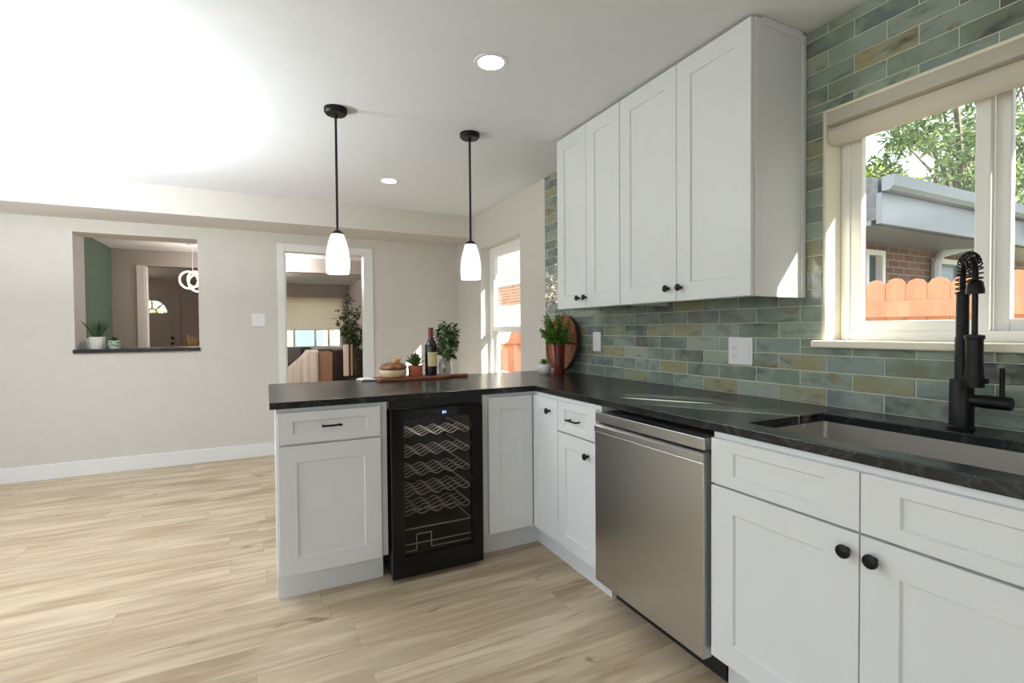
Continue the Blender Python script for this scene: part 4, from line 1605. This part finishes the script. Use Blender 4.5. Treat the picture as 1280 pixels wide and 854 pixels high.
for k in range(520):
    while True:
        p = Vector((rr.uniform(-1, 1), rr.uniform(-1, 1), rr.uniform(-1, 1)))
        if p.length < 1:
            break
    pos = Vector((cx_ + .014 + p.x * .066, cy_ + .01 + p.y * .066, BT + .230 + p.z * .125))
    d = Vector((p.x + rr.uniform(-.5, .5), p.y + rr.uniform(-.5, .5), rr.uniform(-.8, .5)))
    if (pos.xy - Vector((0.953, 3.085))).length < .082 and pos.z < BT + .33:
        continue
    lf.leaf(pos, d, (p.x, p.y, p.z + .5), rr.uniform(.028, .05), rr.uniform(.018, .03), .12, rnd=max(.001, rr.random() ** 1.6), droop=.15)
m.build('stems', MT['green_stem'], gv)
lf.build('leaves', MT['leaf_ivy'], gv, recalc=False)

# napkin at the rear edge
nk = empty('napkin', (0.565, 3.20, ZW), 'small white napkin folded over the rear edge of the peninsula beside the board', 'napkin')
V, F_ = [], []
nx, ny = 14, 8
for lay in (0, 1):
    for i in range(nx):
        for j in range(ny):
            u, v = i / (nx - 1), j / (ny - 1)
            x = .515 + .085 * u + .01 * math.sin(v * 5)
            y = 3.10 + .13 * v
            zz = ZW + .001 + (.014 + .006 * math.sin(u * 6 + v * 3) + .004 * math.sin(v * 11)) * lay * (math.sin(PI * min(max(u, .04), .96)) ** .4)
            V.append((x, y, zz))
for lay in (0, 1):
    b = lay * nx * ny
    for i in range(nx - 1):
        for j in range(ny - 1):
            F_.append((b + i * ny + j, b + (i + 1) * ny + j, b + (i + 1) * ny + j + 1, b + i * ny + j + 1))
B = nx * ny
edge = [(i, 0) for i in range(nx)] + [(nx - 1, j) for j in range(1, ny)] + [(i, ny - 1) for i in range(nx - 2, -1, -1)] + [(0, j) for j in range(ny - 2, 0, -1)]
for k in range(len(edge)):
    (i, j), (p, q) = edge[k], edge[(k + 1) % len(edge)]
    F_.append((i * ny + j, p * ny + q, B + p * ny + q, B + i * ny + j))
MB().add(V, F_).build('cloth', MT['linen'], nk, smooth='full')
MB().box(.518, .600, 3.098, 3.108, ZW + .001, ZW + .007).build('dark_hem', MT['sofa'], nk)

# ================================================================== THINGS IN THE CORNER
tr = empty('round_tray', (1.95, 3.06, ZW), 'round rust-coloured tray with stitched rim leaning on the green tile', 'tray')
R_ = 0.205
lean = math.radians(7)
Mx = Matrix.Translation((XT - .006 - .045, 3.06, ZW + R_ * math.cos(lean) + .0025)) @ Matrix.Rotation(-lean, 4, 'Y').inverted() @ Matrix.Identity(4)
# local: disc in YZ plane, thickness along X
m = MB(Mx)
m.lathe([(0, -.004), (R_ - .012, -.004), (R_ - .010, -.014), (R_, -.014), (R_, .012), (0, .012)], (0, 0, 0), 'X', 64)
m.build('tray_dish', MT['tray'], tr, smooth=True)
m = MB(Mx)
m.lathe([(R_ - .0005, -.0145), (R_ + .001, -.012), (R_ + .001, .0125), (R_ - .0005, .013), (R_ - .0005, -.0145)], (0, 0, 0), 'X', 64)
m.build('rim_band', MT['tray_rim'], tr, smooth=True)
for k in range(-6, 10):
    an = math.radians(168 + k * 8.5)
    m = MB(Mx)
    c_ = (R_ - .010) * math.cos(an), (R_ - .010) * math.sin(an)
    m.tube([(-.0175, c_[0] * .93, c_[1] * .93), (-.0175, c_[0] * 1.04, c_[1] * 1.04)], .0042, 6)
    m.build('stitch', MT['bead'], tr, smooth=True)

vb = empty('vase_bush', (1.815, 2.935, ZW), 'leafy green bush in a tall oxblood vase in front of the round tray', 'plant')
cx_, cy_ = 1.800, 2.885
vb.location = (cx_, cy_, ZW)
vh = .215
pr = [(.0335, ZW), (.035, ZW + .004), (.037, ZW + .08), (.041, ZW + vh * .8), (.0445, ZW + vh)]
prof = [(0, ZW)] + pr + [(pr[-1][0] - .004, pr[-1][1])] + [(.033, ZW + .10), (0, ZW + .10)]
MB().lathe(prof, (cx_, cy_, 0), 'Z', 28).build('vase', MT['oxblood'], vb, smooth=True)
m = MB()
lf = MB()
rr = random.Random(31)
tips = []
for k in range(80):
    an = rr.uniform(0, 2 * PI)
    hh = rr.uniform(-.01, .185)
    ra = rr.uniform(.01, .150) * (1 if hh < .14 else .75)
    if k < 5:
        an, ra, hh = rr.uniform(2.4, 3.4), rr.uniform(.10, .13), rr.uniform(.03, .15)
    p0 = Vector((cx_, cy_, ZW + .12))
    p1 = Vector((cx_ + math.cos(an) * ra * .35, cy_ + math.sin(an) * ra * .35, ZW + vh + hh * .3))
    p2 = Vector((cx_ + math.cos(an) * ra, cy_ + math.sin(an) * ra, ZW + vh + hh))
    m.tube([p0, p1, p2], [.0018, .0014, .0008], 4)
    for q in range(44):
        f = rr.uniform(.1, 1.02)
        b = p1.lerp(p2, f)
        d = Vector((rr.uniform(-1, 1), rr.uniform(-1, 1), rr.uniform(-.4, 1)))
        lf.leaf(b, d, (0, 0, 1), rr.uniform(.014, .024), rr.uniform(.009, .015), .15, rnd=max(.001, rr.random()))
m.build('stems', MT['green_stem'], vb)
lf.build('leaves', MT['leaf_bright'], vb, recalc=False)

wp = empty('potted_succulent', (1.745, 2.975, ZW), 'tiny succulent in a round white pot beside the oxblood vase', 'plant')
cx_, cy_ = 1.742, 2.985
wp.location = (cx_, cy_, ZW)
MB().lathe([(0, ZW), (.030, ZW), (.042, ZW + .012), (.050, ZW + .034), (.050, ZW + .056), (.047, ZW + .068), (.043, ZW + .068), (.043, ZW + .058), (0, ZW + .058)], (cx_, cy_, 0), 'Z', 28).build('pot', MT['white_ceramic'], wp, smooth=True)
m = MB()
rosette(m, (cx_, cy_, ZW + .058), 12, .050, .016, 3, 12, 55, 9)
m.build('leaves', MT['leaf_bright'], wp, recalc=False)

# ================================================================== ON THE PASS-THROUGH LEDGE
ZL = PT[2] + .0322
sp = empty('snake_plant', (-1.335, 5.52, ZL), 'spiky snake plant in a white cylinder pot on the pass-through ledge', 'plant')
cx_, cy_ = -1.335, 5.52
MB().lathe([(0, ZL), (.054, ZL), (.056, ZL + .003), (.057, ZL + .105), (.053, ZL + .105), (.052, ZL + .09), (0, ZL + .09)], (cx_, cy_, 0), 'Z', 28).build('pot', MT['white_ceramic'], sp, smooth=True)
m = MB()
rr = random.Random(41)
for k in range(13):
    an = 2 * PI * k / 13 + rr.uniform(-.2, .2)
    el = math.radians(rr.uniform(52, 86))
    d = Vector((math.cos(an) * math.cos(el), math.sin(an) * math.cos(el), math.sin(el)))
    m.leaf((cx_ + .018 * math.cos(an), cy_ + .018 * math.sin(an), ZL + .088), d, (-math.cos(an), -math.sin(an), .4), rr.uniform(.14, .21), .036, .25, rnd=max(.001, rr.random()))
m.build('leaves', MT['leaf_snake'], sp, recalc=False)
w2p = empty('white_pot', (-1.40, 5.62, ZL), 'plain white pot half hidden behind the snake plant pot', 'pot')
MB().lathe([(0, ZL), (.036, ZL), (.038, ZL + .003), (.038, ZL + .09), (.034, ZL + .09), (.034, ZL + .01), (0, ZL + .01)], (-1.405, 5.625, 0), 'Z', 24).build('pot_wall', MT['white_ceramic'], w2p, smooth=True)
gp = empty('potted_succulent', (-1.215, 5.53, ZL), 'small green and white patterned pot with low succulent on the pass-through ledge', 'plant')
cx_, cy_ = -1.215, 5.53
MB().lathe([(0, ZL + .012), (.038, ZL + .012), (.046, ZL + .03), (.047, ZL + .055), (.042, ZL + .07), (.038, ZL + .07), (.038, ZL + .06), (0, ZL + .06)], (cx_, cy_, 0), 'Z', 24).build('pot', MT['green_pot'], gp, smooth=True)
MB().lathe([(0, ZL), (.036, ZL), (.040, ZL + .006), (.038, ZL + .0125), (0, ZL + .0125)], (cx_, cy_, 0), 'Z', 24).build('saucer', MT['white_ceramic'], gp, smooth=True)
m = MB()
rosette(m, (cx_, cy_, ZL + .06), 11, .042, .018, 3, 8, 60, 14)
m.build('leaves', MT['leaf_dark'], gp, recalc=False)

# ================================================================== ROOMS BEYOND
rl = empty('ring_pendant', (-0.93, 8.0, ZC), 'glowing pendant of interlocked light rings seen through the pass-through', 'pendant lamp')
rc = Vector((-0.885, 8.0, 1.925))
MB().lathe([(0, ZC), (.06, ZC), (.06, ZC - .02), (0, ZC - .025)], (rc.x, rc.y, 0), 'Z', 20).build('canopy', MT['trim'], rl, smooth=True)
m = MB()
m.tube([(rc.x, rc.y, ZC - .02), (rc.x, rc.y, rc.z + .13)], .002, 5)
m.build('cable', MT['trim'], rl)
for (dx_, dz_, rad, tilt, yaw_) in ((-.045, .005, .115, 15, 30), (.02, .02, .105, -20, -35), (.07, -.03, .12, 30, 5)):
    q = Matrix.Rotation(math.radians(yaw_), 3, 'Z') @ Matrix.Rotation(math.radians(tilt), 3, 'Y')
    pts = [rc + Vector((dx_, 0, dz_)) + q @ Vector((rad * math.cos(2 * PI * k / 40), 0, rad * math.sin(2 * PI * k / 40))) for k in range(40)]
    MB().tube(pts, .011, 8, closed=True).build('light_ring', MT['led'], rl, smooth=True)
lamp('ring_glow', 'POINT', (rc.x, rc.y - .05, rc.z), 13, (1, .86, .72), .12)

fp = empty('dried_grass_vase', (-0.93, 8.35, 0), 'tall dark floor vase of dried grass in the foyer opening', 'vase')
MB().lathe([(0, 0), (.09, 0), (.13, .12), (.14, .35), (.10, .62), (.06, .80), (.07, .86), (.055, .86), (.05, .80), (0, .78)], (-.93, 8.35, 0), 'Z', 24).build('vase', MT['dark_wood'], fp, smooth=True)
m = MB()
rr = random.Random(51)
for k in range(70):
    an = rr.uniform(0, 2 * PI)
    ra = rr.uniform(.02, .17)
    b = Vector((-.93, 8.35, .80))
    tip = b + Vector((math.cos(an) * ra, math.sin(an) * ra, rr.uniform(.25, .48)))
    m.leaf(b, tip - b, (rr.uniform(-1, 1), rr.uniform(-1, 1), .2), (tip - b).length, .018, .1, rnd=max(.001, rr.random()), droop=.12)
m.build('grass', MT['dry_grass'], fp, recalc=False)

# living room: shade, armchair, throw, sofa, lamp, tree, console
rs = empty('roller_shade', (1.0, 13.62, 1.24), 'wide cream roller shade half lowered over the living room window', 'window shade')
MB().box(LW[0] - .04, LW[1] + .04, 13.615, 13.618, 1.262, 2.03).build('fabric', MT['roller'], rs)
MB().box(LW[0] - .04, LW[1] + .04, 13.606, 13.627, 1.238, 1.263).build('hem_bar', MT['roller'], rs, bevel=.004)
MB().lathe([(0, LW[0] - .05), (.03, LW[0] - .05), (.03, LW[1] + .05), (0, LW[1] + .05)], (0, 13.64, 2.05), 'X', 16).build('roller_tube', MT['roller'], rs, smooth=True)

ac = empty('armchair', (0.80, 9.95, 0), 'tan leather armchair seen through the doorway with a woven throw over it', 'armchair')
MB().prism([(.60, .10), (1.085, .10), (1.10, .80), (1.085, .832), (1.05, .842), (.65, .842), (.60, .775)], 'Y', 9.58, 9.72).build('backrest', MT['leather'], ac, bevel=.02, seg=3)
MB().prism([(9.60, .10), (10.35, .10), (10.37, .56), (10.2, .60), (9.72, .64), (9.60, .64)], 'X', .44, .56).build('arm', MT['leather'], ac, bevel=.02, seg=3)
MB().prism([(9.73, .10), (10.35, .10), (10.37, .56), (10.2, .56), (9.80, .58), (9.73, .56)], 'X', 1.0, 1.085).build('arm', MT['leather'], ac, bevel=.02, seg=3)
MB().box(.565, .995, 9.725, 10.34, .12, .44).build('seat', MT['leather'], ac, bevel=.02, seg=3)
for x in (.50, 1.04):
    for y in (9.64, 10.28):
        MB().box(x - .025, x + .025, y - .025, y + .025, 0, .10).build('leg', MT['dark_wood'], ac)
tw = empty('throw_blanket', (0.60, 9.55, .5), 'cream woven throw draped over the back of the tan armchair', 'blanket')
V, F_ = [], []
nx, ny = 26, 22
for lay in (0, 1):
    for i in range(nx):
        u = i / (nx - 1)
        x = .28 + .56 * u
        top = .868 if x > .64 else .868 - (.64 - x) ** .75 * .75
        wv = .012 * math.sin(u * 26) + .008 * math.sin(u * 11)
        for j in range(ny):
            v = j / (ny - 1)
            if v < .25:
                y = 9.80 - .26 * (v / .25)
                z_ = top + .006 * math.sin(v * 30)
            else:
                y = 9.54 + wv - .03 * (v - .25)
                z_ = top - (v - .25) / .75 * (.60 if x > .5 else .45)
            off = -.006 if lay else 0
            V.append((x, y + (off if v >= .25 else 0), z_ + (.008 if lay and v < .25 else 0)))
for lay in (0, 1):
    b = lay * nx * ny
    for i in range(nx - 1):
        for j in range(ny - 1):
            F_.append((b + i * ny + j, b + (i + 1) * ny + j, b + (i + 1) * ny + j + 1, b + i * ny + j + 1))
B = nx * ny
edge = [(i, 0) for i in range(nx)] + [(nx - 1, j) for j in range(1, ny)] + [(i, ny - 1) for i in range(nx - 2, -1, -1)] + [(0, j) for j in range(ny - 2, 0, -1)]
for k in range(len(edge)):
    (i, j), (p, q) = edge[k], edge[(k + 1) % len(edge)]
    F_.append((i * ny + j, p * ny + q, B + p * ny + q, B + i * ny + j))
MB().add(V, F_).build('woven_cloth', MT['throw'], tw, smooth='full')

sf = empty('sofa', (0.2, 11.9, 0), 'dark charcoal sofa below the living room window', 'sofa')
MB().box(-.45, .95, 11.5, 12.3, .12, .44).build('seat', MT['sofa'], sf, bevel=.04, seg=3)
MB().box(-.45, .95, 12.3, 12.55, .12, .84).build('backrest', MT['sofa'], sf, bevel=.05, seg=3)
MB().box(.95, 1.12, 11.5, 12.55, .12, .62).build('arm', MT['sofa'], sf, bevel=.04, seg=3)
MB().box(-.40, 1.06, 11.55, 12.5, .04, .12).build('plinth', MT['dark_wood'], sf)
cu = empty('cushion', (.55, 12.2, .62), 'grey scatter cushion leaning on the charcoal sofa', 'cushion')
m = MB(Matrix.Translation((.52, 12.20, .645)) @ Matrix.Rotation(math.radians(-18), 4, 'X'))
m.box(-.2, .2, -.05, .05, -.2, .2)
m.build('cushion_cover', simple('grey_cushion_cloth', (.16, .15, .14), .9, var=.2, scale=30), cu, bevel=.045, seg=4, smooth=True)

lp = empty('floor_lamp', (1.29, 9.0, 0), 'slim floor lamp with two tall cream panels in a dark frame', 'floor lamp')
MB().box(1.205, 1.292, 8.99, 9.03, .43, .985).build('shade_panel', MT['paper_shade'], lp, bevel=.004)
MB().box(1.322, 1.356, 9.00, 9.03, .43, .985).build('shade_panel', MT['paper_shade'], lp, bevel=.004)
m = MB()
m.box(1.292, 1.322, 8.985, 9.03, 0.03, .985)
m.box(1.356, 1.385, 8.985, 9.03, 0.03, .985)
m.box(1.205, 1.385, 8.985, 9.03, .985, 1.0)
m.box(1.292, 1.385, 8.985, 9.03, .40, .43)
m.build('frame', MT['dark_wood'], lp)
MB().box(1.20, 1.39, 8.90, 9.12, 0, .03).build('base', MT['dark_wood'], lp)

cn = empty('sideboard', (1.60, 10.6, 0), 'dark brown sideboard along the living room wall behind the floor lamp', 'sideboard')
MB().box(1.24, XW - .01, 10.3, 11.4, .06, .80).build('cabinet_body', MT['dark_wood'], cn)
MB().box(1.22, XW - .005, 10.28, 11.42, .80, .83).build('top', MT['dark_wood'], cn, bevel=.004)
for x in (1.27, 1.93):
    for y in (10.34, 11.36):
        MB().box(x - .025, x + .025, y - .025, y + .025, 0, .06).build('leg', MT['dark_wood'], cn)

ft = empty('potted_tree', (1.44, 9.75, 0), 'leafy indoor tree in a dark pot behind the floor lamp', 'plant')
cx_, cy_ = 1.50, 9.72
ft.location = (cx_, cy_, 0)
MB().lathe([(0, 0), (.14, 0), (.17, .10), (.18, .36), (.16, .36), (.15, .30), (0, .30)], (cx_, cy_, 0), 'Z', 24).build('pot', MT['dark_wood'], ft, smooth=True)
m = MB()
lf = MB()
rr = random.Random(61)
br = []
for k in range(15):
    tz = rr.uniform(.95, 1.86)
    tip = Vector((cx_ + rr.uniform(-.28, .26) * (1.15 - .25 * tz), cy_ + rr.uniform(-.22, .22), tz))
    p0 = Vector((cx_ + rr.uniform(-.02, .02), cy_ + rr.uniform(-.02, .02), .30))
    p1 = Vector((cx_ + (tip.x - cx_) * .25, cy_ + (tip.y - cy_) * .25, .30 + (tz - .30) * .6))
    m.tube([p0, p1, tip], [.012, .008, .003], 6)
    br.append((p1, tip))
br.append((Vector((cx_ - .05, cy_, 1.05)), Vector((cx_ - .33, cy_, 1.42))))
br.append((Vector((cx_ - .05, cy_, 1.25)), Vector((cx_ - .26, cy_ - .05, 1.62))))
br.append((Vector((cx_, cy_, 1.4)), Vector((cx_ - .12, cy_, 1.88))))
for p1, tip in br:
    for q in range(34):
        f = rr.uniform(.15, 1.03)
        b = p1.lerp(tip, f) + Vector((rr.uniform(-.05, .05), rr.uniform(-.05, .05), rr.uniform(-.05, .05)))
        d = Vector((rr.uniform(-1, 1), rr.uniform(-1, 1), rr.uniform(-.9, .5)))
        lf.leaf(b, d, (rr.uniform(-.5, .5), rr.uniform(-.5, .5), 1), rr.uniform(.06, .10), rr.uniform(.03, .05), .12, rnd=max(.001, rr.random()), droop=.2)
m.build('trunk', MT['stem'], ft)
lf.build('leaves', MT['leaf_dark'], ft, recalc=False)
